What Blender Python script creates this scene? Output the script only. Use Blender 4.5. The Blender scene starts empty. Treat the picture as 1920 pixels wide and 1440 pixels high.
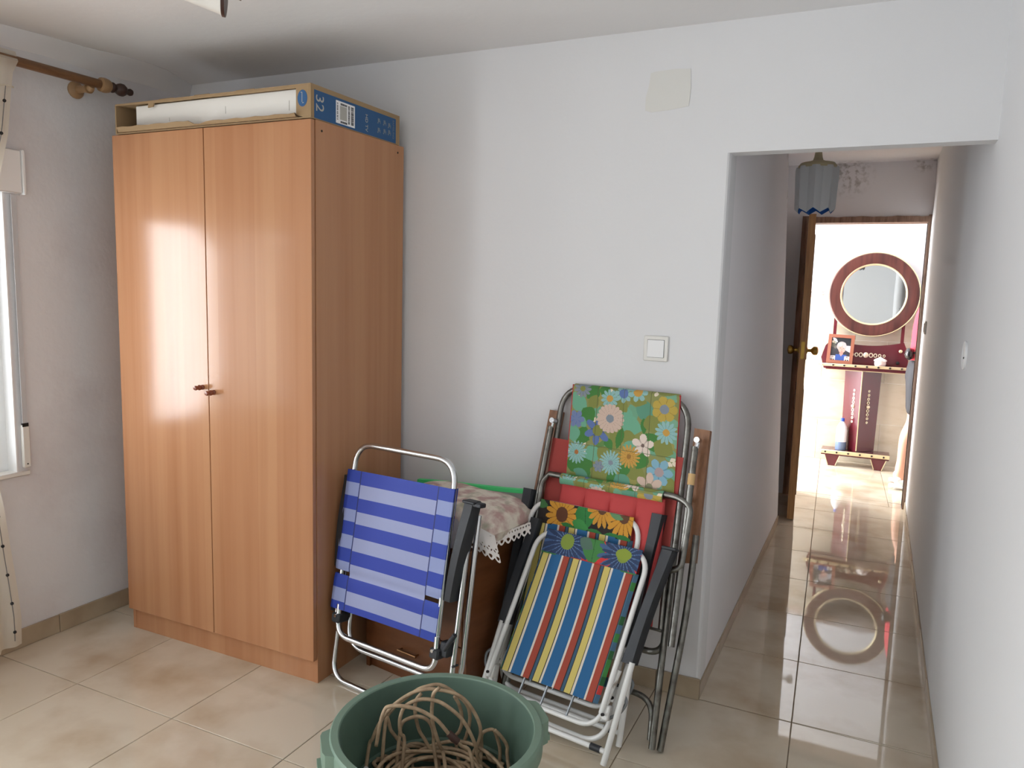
import bpy, bmesh, math, random
import numpy as np
from mathutils import Vector, Matrix, Euler

random.seed(7)
SC = bpy.context.scene
COL = SC.collection
PI = math.pi

# ---------------------------------------------------------------- camera, world, light, exposure
cam_data = bpy.data.cameras.new('camera')
cam = bpy.data.objects.new('camera', cam_data)
COL.objects.link(cam)
cam_data.sensor_fit = 'HORIZONTAL'
cam_data.sensor_width = 36.0
cam_data.lens = 1435.8 / 1920 * 36.0
cam_data.clip_start = 0.02
cam.location = (2.948, -2.6633, 1.4588)
cam.rotation_euler = (math.radians(82.846), math.radians(-1.579), math.radians(25.51))
SC.camera = cam

SC.view_settings.view_transform = 'Standard'
SC.view_settings.look = 'None'
SC.view_settings.gamma = 1.0
SC.view_settings.use_curve_mapping = False
SC.view_settings.exposure = 0.13

world = bpy.data.worlds.new('daylight')
SC.world = world
world.use_nodes = True
bg = world.node_tree.nodes['Background']
bg.inputs[0].default_value = (0.80, 0.90, 1.0, 1)
bg.inputs[1].default_value = 3.0
try:
    SC.cycles.use_denoising = True
    SC.cycles.max_bounces = 10
    SC.cycles.diffuse_bounces = 6
    SC.cycles.caustics_reflective = False
    SC.cycles.caustics_refractive = False
except Exception:
    pass


def area_light(name, loc, direction, sx, sy, power, colour):
    l = bpy.data.lights.new(name, 'AREA')
    l.shape = 'RECTANGLE'
    l.size, l.size_y = sx, sy
    l.energy = power
    l.color = colour
    o = bpy.data.objects.new(name, l)
    o.location = loc
    o.rotation_euler = Vector(direction).to_track_quat('-Z', 'Y').to_euler()
    COL.objects.link(o)
    return o


# daylight through the window and the balcony door of the left wall,
# and through the street door of the entrance hall
area_light('window_daylight', (-0.42, -1.72, 1.25), (1, 0.12, 0.20), 0.96, 1.04, 46, (0.95, 0.975, 1.0))
area_light('balcony_daylight', (-0.42, -3.35, 1.10), (1, 0.12, 0.12), 1.45, 2.0, 140, (0.95, 0.975, 1.0))
area_light('street_daylight', (1.05, 4.02, 1.25), (1, 0.03, -0.1), 1.0, 2.3, 160, (0.97, 0.985, 1.0))


# ---------------------------------------------------------------- helpers
def lin(c):
    c = c / 255.0
    return c / 12.92 if c <= 0.04045 else ((c + 0.055) / 1.055) ** 2.4


def rgb(r, g, b, k=1.0):
    return (min(1, lin(r) * k), min(1, lin(g) * k), min(1, lin(b) * k), 1.0)


def mat(name, colour, rough=0.5, metal=0.0, spec=0.5, bump=None, vary=None, trans=0.0, alpha=1.0, coat=0.0,
        stretch=None, rough_vary=None, sheen=0.0):
    """Procedural principled material. bump=(scale,strength); vary=(scale, colour2, lo, hi); stretch=(x,y,z)."""
    m = bpy.data.materials.new(name)
    m.use_nodes = True
    nt = m.node_tree
    b = nt.nodes['Principled BSDF']
    b.inputs['Base Color'].default_value = colour
    b.inputs['Roughness'].default_value = rough
    b.inputs['Metallic'].default_value = metal
    b.inputs['Specular IOR Level'].default_value = spec
    b.inputs['Transmission Weight'].default_value = trans
    b.inputs['Alpha'].default_value = alpha
    b.inputs['Coat Weight'].default_value = coat
    b.inputs['Sheen Weight'].default_value = sheen
    geo = None

    def coords(st):
        g = nt.nodes.new('ShaderNodeNewGeometry')
        mp = nt.nodes.new('ShaderNodeMapping')
        mp.inputs['Scale'].default_value = st or (1, 1, 1)
        nt.links.new(g.outputs['Position'], mp.inputs['Vector'])
        return mp.outputs['Vector']
    if vary:
        v = coords(stretch)
        n = nt.nodes.new('ShaderNodeTexNoise')
        n.inputs['Scale'].default_value = vary[0]
        n.inputs['Detail'].default_value = 5
        nt.links.new(v, n.inputs['Vector'])
        r = nt.nodes.new('ShaderNodeMapRange')
        r.inputs['From Min'].default_value = vary[2]
        r.inputs['From Max'].default_value = vary[3]
        nt.links.new(n.outputs['Fac'], r.inputs['Value'])
        mx = nt.nodes.new('ShaderNodeMix')
        mx.data_type = 'RGBA'
        mx.inputs[6].default_value = colour
        mx.inputs[7].default_value = vary[1]
        nt.links.new(r.outputs['Result'], mx.inputs[0])
        nt.links.new(mx.outputs[2], b.inputs['Base Color'])
    if rough_vary:
        v = coords(None)
        n = nt.nodes.new('ShaderNodeTexNoise')
        n.inputs['Scale'].default_value = rough_vary[0]
        n.inputs['Detail'].default_value = 4
        nt.links.new(v, n.inputs['Vector'])
        r = nt.nodes.new('ShaderNodeMapRange')
        r.inputs['From Min'].default_value = rough_vary[1]
        r.inputs['From Max'].default_value = rough_vary[2]
        r.inputs['To Min'].default_value = rough
        r.inputs['To Max'].default_value = rough_vary[3]
        nt.links.new(n.outputs['Fac'], r.inputs['Value'])
        nt.links.new(r.outputs['Result'], b.inputs['Roughness'])
    if bump:
        v = coords(stretch)
        n = nt.nodes.new('ShaderNodeTexNoise')
        n.inputs['Scale'].default_value = bump[0]
        n.inputs['Detail'].default_value = 3
        nt.links.new(v, n.inputs['Vector'])
        bp = nt.nodes.new('ShaderNodeBump')
        bp.inputs['Strength'].default_value = bump[1]
        bp.inputs['Distance'].default_value = bump[2] if len(bump) > 2 else 0.004
        nt.links.new(n.outputs['Fac'], bp.inputs['Height'])
        nt.links.new(bp.outputs['Normal'], b.inputs['Normal'])
    return m


def print_mat(name, rough=0.7, bump=None):
    """Flat print: colour from the mesh's own 'print' attribute (ink on cloth or paper)."""
    m = mat(name, (0.5, 0.5, 0.5, 1), rough, bump=bump)
    nt = m.node_tree
    a = nt.nodes.new('ShaderNodeAttribute')
    a.attribute_name = 'print'
    nt.links.new(a.outputs['Color'], nt.nodes['Principled BSDF'].inputs['Base Color'])
    return m


def tag(o, label=None, cat=None, group=None, kind=None):
    if label: o['label'] = label
    if cat: o['category'] = cat
    if group: o['group'] = group
    if kind: o['kind'] = kind
    return o


def thing(name, label, cat, loc, rot=(0, 0, 0), group=None):
    o = bpy.data.objects.new(name, None)
    o.empty_display_size = 0.05
    o.location = loc
    o.rotation_euler = rot
    COL.objects.link(o)
    return tag(o, label, cat, group)


def root_inverse(p):
    while p.parent is not None:
        p = p.parent
    return (Matrix.Translation(p.location) @ p.rotation_euler.to_matrix().to_4x4()).inverted()


LOCAL = set()      # things whose parts are written in the thing's own frame


class MB:
    """Collects solids, then links them as one mesh object."""

    def __init__(self):
        self.v, self.f = [], []

    def add(self, verts, faces, M=None):
        o = len(self.v)
        if M is not None:
            verts = [M @ Vector(p) for p in verts]
        self.v += [tuple(p) for p in verts]
        self.f += [tuple(i + o for i in f) for f in faces]
        return self

    def box(self, x0, x1, y0, y1, z0, z1, M=None):
        v = [(x, y, z) for x in (x0, x1) for y in (y0, y1) for z in (z0, z1)]
        f = [(0, 1, 3, 2), (4, 6, 7, 5), (0, 4, 5, 1), (2, 3, 7, 6), (0, 2, 6, 4), (1, 5, 7, 3)]
        return self.add(v, f, M)

    def rbox(self, x0, x1, y0, y1, z0, z1, b=0.003, M=None, seg=1):
        bm = bmesh.new()
        tmp = MB().box(x0, x1, y0, y1, z0, z1)
        vs = [bm.verts.new(p) for p in tmp.v]
        for f in tmp.f: bm.faces.new([vs[i] for i in f])
        bmesh.ops.bevel(bm, geom=list(bm.edges), offset=b, segments=seg, affect='EDGES', profile=0.5)
        bm.verts.index_update()
        self.add([p.co.copy() for p in bm.verts], [[p.index for p in f.verts] for f in bm.faces], M)
        bm.free()
        return self

    def tube(self, pts, r, n=10, closed=False, caps=True, M=None):
        P = [Vector(p) for p in pts]
        if not isinstance(r, (list, tuple)):
            P = [P[0]] + [P[i] for i in range(1, len(P)) if (P[i] - P[i - 1]).length > 1e-5]
        k = len(P)
        rr = r if isinstance(r, (list, tuple)) else [r] * k
        T = []
        for i in range(k):
            a = P[(i - 1) % k] if (closed or i > 0) else P[i]
            b = P[(i + 1) % k] if (closed or i < k - 1) else P[i]
            T.append((b - a).normalized())
        ref = Vector((0, 0, 1)) if abs(T[0].z) < 0.9 else Vector((1, 0, 0))
        nrm = (ref - T[0] * ref.dot(T[0])).normalized()
        verts, faces = [], []
        for i in range(k):
            nrm = (nrm - T[i] * nrm.dot(T[i])).normalized()
            bi = T[i].cross(nrm)
            for j in range(n):
                a = 2 * PI * j / n
                verts.append(P[i] + (nrm * math.cos(a) + bi * math.sin(a)) * rr[i])
        for i in range(k if closed else k - 1):
            for j in range(n):
                a, b = i * n, ((i + 1) % k) * n
                faces.append((a + j, a + (j + 1) % n, b + (j + 1) % n, b + j))
        if caps and not closed:
            faces.append(tuple(range(n))[::-1])
            faces.append(tuple((k - 1) * n + j for j in range(n)))
        return self.add(verts, faces, M)

    def lathe(self, prof, n=24, M=None, caps=True, flute=None):
        """prof = [(r, z)], about the z axis; flute(angle, i) scales the radius."""
        verts, faces = [], []
        for i, (r, z) in enumerate(prof):
            for j in range(n):
                a = 2 * PI * j / n
                q = r * (flute(a, i) if flute else 1)
                verts.append((q * math.cos(a), q * math.sin(a), z))
        for i in range(len(prof) - 1):
            for j in range(n):
                faces.append((i * n + j, i * n + (j + 1) % n, (i + 1) * n + (j + 1) % n, (i + 1) * n + j))
        if caps:
            if prof[0][0] > 1e-5: faces.append(tuple(range(n))[::-1])
            if prof[-1][0] > 1e-5: faces.append(tuple((len(prof) - 1) * n + j for j in range(n)))
        return self.add(verts, faces, M)

    def ball(self, c, r, n=14, m=9, s=(1, 1, 1)):
        prof = [(max(1e-4, r * math.sin(PI * i / m)), -r * math.cos(PI * i / m)) for i in range(m + 1)]
        M = Matrix.Translation(c) @ Matrix.Diagonal((s[0], s[1], s[2], 1))
        return self.lathe(prof, n, M)

    def prism(self, poly, axis, a0, a1, M=None):
        """Extrude a 2-D polygon along axis 'x','y' or 'z'. Concave outlines are kept as one n-gon."""
        def put(p, a):
            return {'x': (a, p[0], p[1]), 'y': (p[0], a, p[1]), 'z': (p[0], p[1], a)}[axis]
        k = len(poly)
        v = [put(p, a0) for p in poly] + [put(p, a1) for p in poly]
        f = [tuple(range(k))[::-1], tuple(range(k, 2 * k))]
        f += [(i, (i + 1) % k, k + (i + 1) % k, k + i) for i in range(k)]
        return self.add(v, f, M)

    def build(self, name, material, parent=None, local=False, angle=40, double=False, kind=None):
        me = bpy.data.meshes.new(name)
        v = self.v
        top = parent
        while top is not None and top.parent is not None: top = top.parent
        if parent is not None and not local and top.name not in LOCAL:
            R = root_inverse(parent)
            v = [tuple(R @ Vector(p)) for p in v]
        me.from_pydata(v, [], self.f)
        bm = bmesh.new()
        bm.from_mesh(me)
        bmesh.ops.recalc_face_normals(bm, faces=list(bm.faces))
        bm.to_mesh(me)
        bm.free()
        me.materials.append(material)
        me.shade_smooth()
        me.set_sharp_from_angle(angle=math.radians(angle))
        o = bpy.data.objects.new(name, me)
        COL.objects.link(o)
        if parent is not None: o.parent = parent
        if kind: o['kind'] = kind
        return o


def bend(pts, r, seg=7, closed=False):
    """Polyline with rounded corners."""
    P = [Vector(p) for p in pts]
    out = []
    k = len(P)
    rs = r if isinstance(r, (list, tuple)) else [r] * k
    for i in range(k):
        if not closed and i in (0, k - 1):
            out.append(P[i])
            continue
        a, b, c = P[(i - 1) % k], P[i], P[(i + 1) % k]
        d1, d2 = (a - b), (c - b)
        q = min(rs[i], d1.length * 0.49, d2.length * 0.49)
        s, e = b + d1.normalized() * q, b + d2.normalized() * q
        for j in range(seg + 1):
            t = j / seg
            out.append(s * (1 - t) ** 2 + b * 2 * t * (1 - t) + e * t ** 2)
    return out


def spline(pts, sub=6):
    """Catmull-Rom through the points."""
    P = [Vector(p) for p in pts]
    P = [P[0] * 2 - P[1]] + P + [P[-1] * 2 - P[-2]]
    out = []
    for i in range(1, len(P) - 2):
        p0, p1, p2, p3 = P[i - 1:i + 3]
        for j in range(sub):
            t = j / sub
            out.append(0.5 * ((2 * p1) + (p2 - p0) * t + (2 * p0 - 5 * p1 + 4 * p2 - p3) * t * t
                              + (3 * p1 - p0 - 3 * p2 + p3) * t ** 3))
    out.append(P[-2])
    return out


def text_solid(body, size, M, depth=0.0006):
    cu = bpy.data.curves.new('lettering', 'FONT')
    cu.body = body
    cu.size = size
    cu.extrude = depth
    cu.resolution_u = 3
    cu.align_x = 'LEFT'
    o = bpy.data.objects.new('lettering', cu)
    COL.objects.link(o)
    bpy.context.view_layer.update()
    dg = bpy.context.evaluated_depsgraph_get()
    me = o.evaluated_get(dg).to_mesh()
    v = [M @ p.co for p in me.vertices]
    f = [tuple(p.vertices) for p in me.polygons]
    o.evaluated_get(dg).to_mesh_clear()
    bpy.data.objects.remove(o)
    bpy.data.curves.remove(cu)
    return MB().add(v, f)


# ---- flat prints: a small raster drawn here, carried by the cloth's own faces
def sheet(name, canvas, surf, material, parent, local=True, keep=None, thick=None):
    """canvas HxWx3 (linear, row 0 = top); surf(u, v) -> point with u,v in 0..1 (v=0 bottom)."""
    H, W, _ = canvas.shape
    R = None if local or parent is None else root_inverse(parent)
    vs = []
    for j in range(H + 1):
        for i in range(W + 1):
            p = Vector(surf(i / W, 1 - j / H))
            vs.append(tuple(R @ p if R else p))
    fs, cs = [], []
    for j in range(H):
        for i in range(W):
            if keep is not None and not keep((i + .5) / W, 1 - (j + .5) / H): continue
            a = j * (W + 1) + i
            fs.append((a, a + W + 1, a + W + 2, a + 1))
            cs.append(canvas[j, i])
    me = bpy.data.meshes.new(name)
    me.from_pydata(vs, [], fs)
    at = me.attributes.new('print', 'FLOAT_COLOR', 'CORNER')
    arr = np.ones((len(fs), 4, 4), dtype=np.float32)
    arr[:, :, :3] = np.array(cs, dtype=np.float32)[:, None, :]
    at.data.foreach_set('color', arr.ravel())
    me.materials.append(material)
    me.shade_smooth()
    o = bpy.data.objects.new(name, me)
    COL.objects.link(o)
    o.parent = parent
    if thick:
        md = o.modifiers.new('thickness', 'SOLIDIFY')
        md.thickness = thick
        md.offset = -1
    return o


class Canvas:
    def __init__(self, W, H, bgc):
        self.W, self.H = W, H
        self.a = np.zeros((H, W, 3))
        self.a[:] = rgb(*bgc)[:3]
        self.x, self.y = np.meshgrid(np.arange(W) + .5, np.arange(H) + .5)

    def fill(self, mask, c, k=1.0):
        self.a[mask] = np.array(rgb(*c, k)[:3])

    def disc(self, x, y, r, c, ry=None, rot=0):
        ry = ry or r
        dx, dy = self.x - x, self.y - y
        ca, sa = math.cos(rot), math.sin(rot)
        self.fill(((dx * ca + dy * sa) / r) ** 2 + ((-dx * sa + dy * ca) / ry) ** 2 < 1, c)

    def leaf(self, x, y, L, Wd, rot, c, vein=None):
        dx, dy = self.x - x, self.y - y
        ca, sa = math.cos(rot), math.sin(rot)
        p, q = (dx * ca + dy * sa) / L, (-dx * sa + dy * ca) / Wd
        self.fill((np.abs(p) < 1) & (np.abs(q) < (1 - p * p) * (1 - .25 * p)), c)
        if vein: self.fill((np.abs(p) < .9) & (np.abs(q * Wd) < .6), vein)

    def flower(self, x, y, r, n, c, c2=None, centre=None, cr=0.3, sharp=1.0, inner=.55, rot=0.0, cut=None):
        dx, dy = self.x - x, self.y - y
        d, a = np.hypot(dx, dy), np.arctan2(dy, dx) + rot
        w = np.abs(np.cos(a * n / 2)) ** sharp
        m = d < r * (inner + (1 - inner) * w)
        if cut is not None: m &= cut(dx, dy)
        self.fill(m, c)
        if c2: self.fill(m & (w < .35) & (d > r * cr), c2)
        if centre: self.disc(x, y, r * cr, centre)

    def rect(self, x0, x1, y0, y1, c):
        self.fill((self.x >= x0) & (self.x < x1) & (self.y >= y0) & (self.y < y1), c)

# ---------------------------------------------------------------- materials
M_WALL = mat('white_plaster', rgb(226, 227, 229), 0.85, bump=(55, 0.16, 0.004))
M_WALL_ROUGH = mat('rough_white_plaster', rgb(224, 225, 228), 0.85, bump=(38, 0.24, 0.005),
                   vary=(2.2, rgb(210, 206, 208), 0.50, 0.72))
M_CEIL = mat('ceiling_paint', rgb(228, 228, 229), 0.9, bump=(40, 0.2, 0.004))
M_GROUT = mat('floor_grout', rgb(140, 124, 104), 0.9)
M_FLOOR = mat('beige_floor_tile', rgb(212, 200, 180), 0.03, spec=0.55, vary=(3.2, rgb(186, 166, 140), 0.46, 0.70),
              rough_vary=(2.4, 0.58, 0.72, 0.14))
M_SKIRT = mat('skirting_tile', rgb(180, 164, 140), 0.35, vary=(5, rgb(160, 142, 118), 0.4, 0.7))
M_WALLTILE = mat('cream_wall_tile', rgb(196, 186, 168), 0.22, stretch=(1, 1, 3), vary=(4, rgb(176, 162, 138), 0.45, 0.75))
M_WALLGROUT = mat('wall_grout', rgb(236, 232, 224), 0.9)
M_TERRA = mat('terracotta_border', rgb(226, 180, 150), 0.3)
M_BORDERLINE = mat('border_outline', rgb(120, 100, 95), 0.5)
M_OLDWOOD = mat('weathered_brown_wood', rgb(150, 122, 104), 0.6, stretch=(6, 6, 0.8), vary=(9, rgb(112, 84, 68), 0.4, 0.7), bump=(30, .3, .003))
M_DOORWOOD = mat('varnished_pine', rgb(196, 150, 100), 0.4, stretch=(10, 10, 0.7), vary=(8, rgb(166, 120, 76), 0.4, 0.7))
M_BRASS = mat('aged_brass', rgb(170, 138, 70), 0.28, 1.0)
M_PVC = mat('white_pvc', rgb(236, 237, 238), 0.35)
M_PVC_OLD = mat('offwhite_plastic', rgb(226, 225, 220), 0.4)
M_STRAP = mat('grey_webbing', rgb(196, 197, 200), 0.8)
M_BLACKPL = mat('black_plastic', rgb(38, 41, 46), 0.55, bump=(300, .08, .001))
M_DARK = mat('dark_gap', rgb(22, 18, 16), 0.8)

M_BEECH = mat('beech_laminate', rgb(190, 141, 104), 0.17, spec=0.34, stretch=(1, 1, 0.03),
              vary=(18, rgb(174, 122, 87), 0.38, 0.74))
# planks-in-the-laminate: broad vertical staves on top of the fine grain
nt = M_BEECH.node_tree
_b = nt.nodes['Principled BSDF']
_prev = _b.inputs['Base Color'].links[0].from_socket
_g = nt.nodes.new('ShaderNodeNewGeometry')
_sep = nt.nodes.new('ShaderNodeSeparateXYZ')
nt.links.new(_g.outputs['Position'], _sep.inputs[0])
_add = nt.nodes.new('ShaderNodeMath'); _add.operation = 'ADD'
nt.links.new(_sep.outputs['X'], _add.inputs[0]); nt.links.new(_sep.outputs['Y'], _add.inputs[1])
_sn = nt.nodes.new('ShaderNodeMath'); _sn.operation = 'MULTIPLY'; _sn.inputs[1].default_value = 11.0
nt.links.new(_add.outputs[0], _sn.inputs[0])
_fl = nt.nodes.new('ShaderNodeMath'); _fl.operation = 'FLOOR'
nt.links.new(_sn.outputs[0], _fl.inputs[0])
_wn = nt.nodes.new('ShaderNodeTexWhiteNoise'); _wn.noise_dimensions = '1D'
nt.links.new(_fl.outputs[0], _wn.inputs['W'])
_mr = nt.nodes.new('ShaderNodeMapRange'); _mr.inputs['To Min'].default_value = 0.0; _mr.inputs['To Max'].default_value = 0.38
nt.links.new(_wn.outputs['Value'], _mr.inputs['Value'])
_mx = nt.nodes.new('ShaderNodeMix'); _mx.data_type = 'RGBA'
_mx.inputs[7].default_value = rgb(171, 116, 82)
nt.links.new(_mr.outputs['Result'], _mx.inputs[0]); nt.links.new(_prev, _mx.inputs[6])
nt.links.new(_mx.outputs[2], _b.inputs['Base Color'])

M_KNOB = mat('turned_knob', rgb(134, 70, 48), 0.25, coat=0.4)
M_CARD = mat('brown_cardboard', rgb(158, 132, 98), 0.85, bump=(160, .1, .001))
M_WHITECARD = mat('white_foam_board', rgb(232, 230, 224), 0.6, stretch=(1, 1, 6), bump=(20, .1, .002))
M_BLUEINK = mat('blue_box_print', rgb(32, 84, 132), 0.55)
M_GREYINK = mat('pale_grey_ink', rgb(178, 176, 168), 0.6)
M_DULLINK = mat('dull_grey_ink', rgb(116, 128, 140), 0.6)
M_PAPER = mat('white_label_paper', rgb(240, 240, 240), 0.6)
M_INK = mat('black_ink', rgb(24, 24, 28), 0.6)
M_ROD = mat('brown_curtain_pole', rgb(122, 88, 58), 0.4, stretch=(8, 1, 8), vary=(10, rgb(98, 66, 42), .4, .7))
M_RODPALE = mat('pale_turned_wood', rgb(160, 128, 92), 0.45)
M_RODDARK = mat('dark_turned_wood', rgb(66, 46, 40), 0.35)
M_CURTAIN = mat('sheer_cream_cloth', rgb(240, 234, 220), 0.9, trans=0.0, alpha=0.75, bump=(400, .1, .001))
_nt = M_CURTAIN.node_tree
_tr = _nt.nodes.new('ShaderNodeBsdfTranslucent'); _tr.inputs['Color'].default_value = rgb(240, 234, 222)
_ms = _nt.nodes.new('ShaderNodeMixShader'); _ms.inputs[0].default_value = 0.5
_out = [n for n in _nt.nodes if n.type == 'OUTPUT_MATERIAL'][0]
_nt.links.new(_nt.nodes['Principled BSDF'].outputs[0], _ms.inputs[1]); _nt.links.new(_tr.outputs[0], _ms.inputs[2])
_nt.links.new(_ms.outputs[0], _out.inputs['Surface'])
M_GLASS = mat('window_glass', (1, 1, 1, 1), 0.0, trans=1.0, alpha=0.25)
M_CORD = mat('grey_cord', rgb(120, 118, 116), 0.7)

M_ALU = mat('brushed_aluminium', rgb(212, 215, 218), 0.26, 1.0, bump=(500, .04, .001))
M_STEEL = mat('old_dull_steel', rgb(128, 127, 122), 0.42, 1.0, vary=(30, rgb(92, 88, 82), .45, .75))
M_WHITETUBE = mat('white_enamel_tube', rgb(228, 228, 226), 0.35, vary=(26, rgb(150, 140, 130), .68, .76))
M_SPRING = mat('grey_spring_wire', rgb(130, 134, 138), 0.5, 0.6)
M_MESHCLOTH = print_mat('striped_mesh_cloth', 0.6, bump=(700, .15, .001))
M_CLOTH = print_mat('printed_canvas', 0.8, bump=(500, .12, .001))
M_PHOTO = print_mat('photo_print', 0.35)
M_RED = mat('red_canvas', rgb(186, 66, 66), 0.8, bump=(420, .15, .001))
M_REDFLAP = mat('darker_red_canvas', rgb(158, 62, 56), 0.8, bump=(420, .15, .001))  # deeper red than the seat canvas
M_REDPIPE = mat('red_piping', rgb(176, 48, 52), 0.7)
M_ARMWOOD = mat('old_varnished_board', rgb(140, 98, 68), 0.5, stretch=(6, 6, 1), vary=(9, rgb(112, 74, 48), .4, .7))
M_STICKER = mat('old_paper_band', rgb(206, 170, 118), 0.7)

M_NIGHT = mat('dark_orange_wood_veneer', rgb(112, 68, 38), 0.35, stretch=(1, 1, 5), vary=(6, rgb(96, 54, 26), .4, .7))
M_BRONZE = mat('bronze_handle', rgb(150, 112, 78), 0.35, 0.9)
M_PILLOW = mat('faded_floral_cloth', rgb(226, 218, 204), 0.85, vary=(17, rgb(190, 158, 152), .44, .60), bump=(30, .3, .006))
_nt = M_PILLOW.node_tree
_pb = _nt.nodes['Principled BSDF']
_pv = _pb.inputs['Base Color'].links[0].from_socket
_g = _nt.nodes.new('ShaderNodeNewGeometry'); _n = _nt.nodes.new('ShaderNodeTexNoise')
_n.inputs['Scale'].default_value = 11; _n.inputs['Detail'].default_value = 6
_mp = _nt.nodes.new('ShaderNodeMapping'); _mp.inputs['Location'].default_value = (3.1, 1.7, 5.2)
_nt.links.new(_g.outputs['Position'], _mp.inputs['Vector']); _nt.links.new(_mp.outputs['Vector'], _n.inputs['Vector'])
_r = _nt.nodes.new('ShaderNodeMapRange'); _r.inputs['From Min'].default_value = .54; _r.inputs['From Max'].default_value = .64
_nt.links.new(_n.outputs['Fac'], _r.inputs['Value'])
_m = _nt.nodes.new('ShaderNodeMix'); _m.data_type = 'RGBA'; _m.inputs[7].default_value = rgb(172, 170, 150)
_nt.links.new(_r.outputs['Result'], _m.inputs[0]); _nt.links.new(_pv, _m.inputs[6]); _nt.links.new(_m.outputs[2], _pb.inputs['Base Color'])
M_LACE = mat('white_lace', rgb(238, 232, 228), 0.85)
M_CLEAR = mat('clear_vinyl', (1, 1, 1, 1), 0.1, alpha=0.10)
M_GREENSTRIP = mat('green_zip_strip', rgb(84, 228, 138), 0.5)

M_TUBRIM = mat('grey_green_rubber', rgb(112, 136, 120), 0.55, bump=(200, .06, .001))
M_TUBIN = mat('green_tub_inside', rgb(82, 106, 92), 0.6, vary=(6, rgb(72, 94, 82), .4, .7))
M_TUBOUT = mat('turquoise_tub_side', rgb(110, 196, 172), 0.45)
M_CABLE = mat('dirty_beige_cable', rgb(178, 154, 124), 0.6, vary=(40, rgb(140, 116, 90), .4, .7))
M_TAPE = mat('brown_tape', rgb(70, 46, 38), 0.6)
M_PLUG = mat('white_plug', rgb(222, 222, 220), 0.4)

M_SHADE = mat('frosted_blue_grey_shade', rgb(192, 195, 198), 0.35, trans=0.0)
M_SHADEIN = mat('blue_shade_lining', rgb(30, 92, 172), 0.5)
M_CREAM = mat('aged_cream_cap', rgb(180, 168, 136), 0.5)
M_FROST = mat('frosted_white_glass', rgb(222, 220, 214), 0.4)
M_BROWNRING = mat('dark_brown_ring', rgb(58, 32, 26), 0.4)
M_CHROME = mat('chrome', rgb(220, 222, 224), 0.12, 1.0)

M_MAROON = mat('maroon_lacquer', rgb(84, 24, 34), 0.22, coat=0.5)
M_ROSEWOOD = mat('reddish_wood_veneer', rgb(84, 46, 40), 0.35, stretch=(1, 1, 0.08), vary=(24, rgb(58, 30, 27), .42, .66))
M_MIRROR = mat('mirror_glass', (0.86, 0.88, 0.87, 1), 0.01, 1.0)
M_GOLD = mat('gold_trim', rgb(222, 206, 166), 0.35, 0.6)
M_PALEGOLD = mat('pale_gold_ornament', rgb(232, 222, 196), 0.4, 0.4)
M_PHOTOFRAME = mat('reddish_brown_frame', rgb(134, 82, 62), 0.4)
M_POT = mat('white_ceramic', rgb(240, 234, 228), 0.35)
M_BOTTLE = mat('white_plastic_bottle', rgb(230, 236, 244), 0.25)
M_BOTTLELIQ = mat('blue_bottle_bottom', rgb(98, 118, 150), 0.3)
M_BLUECAP = mat('blue_cap', rgb(30, 70, 170), 0.4)

M_SKIN = mat('skin', rgb(224, 172, 146), 0.55)
M_SHIRT = mat('red_jersey', rgb(226, 62, 82), 0.75)
M_SHORTS = mat('black_jersey', rgb(40, 40, 46), 0.7)
M_SHOE = mat('white_shoe_leather', rgb(240, 240, 240), 0.5)
M_HAIR = mat('dark_brown_hair', rgb(58, 42, 34), 0.6, stretch=(20, 20, 3), bump=(30, .5, .004))
M_BAG = mat('black_shiny_bag', rgb(26, 26, 30), 0.25)

# plaster patch and mould marks keep their own shape on the hall walls
M_PATCH = mat('yellowed_plaster_patch', rgb(223, 223, 219), 0.85, bump=(60, .15, .003))
M_HALLWALL = mat('hall_plaster', rgb(238, 237, 240), 0.85, bump=(50, .2, .004))
_nt = M_HALLWALL.node_tree
_pb = _nt.nodes['Principled BSDF']
_g = _nt.nodes.new('ShaderNodeNewGeometry')
_mix_in = None
_acc = None
for (cx, cy, cz, rad) in ((2.70, 3.233, 2.30, .17), (3.16, 3.233, 2.37, .09), (2.466, 1.62, 2.25, .14), (2.466, 1.75, 2.0, .10)):
    _d = _nt.nodes.new('ShaderNodeVectorMath'); _d.operation = 'DISTANCE'
    _d.inputs[1].default_value = (cx, cy, cz)
    _nt.links.new(_g.outputs['Position'], _d.inputs[0])
    _r = _nt.nodes.new('ShaderNodeMapRange'); _r.inputs['From Min'].default_value = 0.0; _r.inputs['From Max'].default_value = rad
    _r.inputs['To Min'].default_value = 1.0; _r.inputs['To Max'].default_value = 0.0
    _nt.links.new(_d.outputs['Value'], _r.inputs['Value'])
    if _acc is None:
        _acc = _r.outputs['Result']
    else:
        _a = _nt.nodes.new('ShaderNodeMath'); _a.operation = 'MAXIMUM'
        _nt.links.new(_acc, _a.inputs[0]); _nt.links.new(_r.outputs['Result'], _a.inputs[1])
        _acc = _a.outputs[0]
_n = _nt.nodes.new('ShaderNodeTexNoise'); _n.inputs['Scale'].default_value = 26; _n.inputs['Detail'].default_value = 6
_nt.links.new(_g.outputs['Position'], _n.inputs['Vector'])
_r2 = _nt.nodes.new('ShaderNodeMapRange'); _r2.inputs['From Min'].default_value = .47; _r2.inputs['From Max'].default_value = .66
_nt.links.new(_n.outputs['Fac'], _r2.inputs['Value'])
_mu = _nt.nodes.new('ShaderNodeMath'); _mu.operation = 'MULTIPLY'; _mu.use_clamp = True
_nt.links.new(_acc, _mu.inputs[0]); _nt.links.new(_r2.outputs['Result'], _mu.inputs[1])
_m = _nt.nodes.new('ShaderNodeMix'); _m.data_type = 'RGBA'
_m.inputs[6].default_value = rgb(238, 237, 240); _m.inputs[7].default_value = rgb(128, 118, 106)
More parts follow.
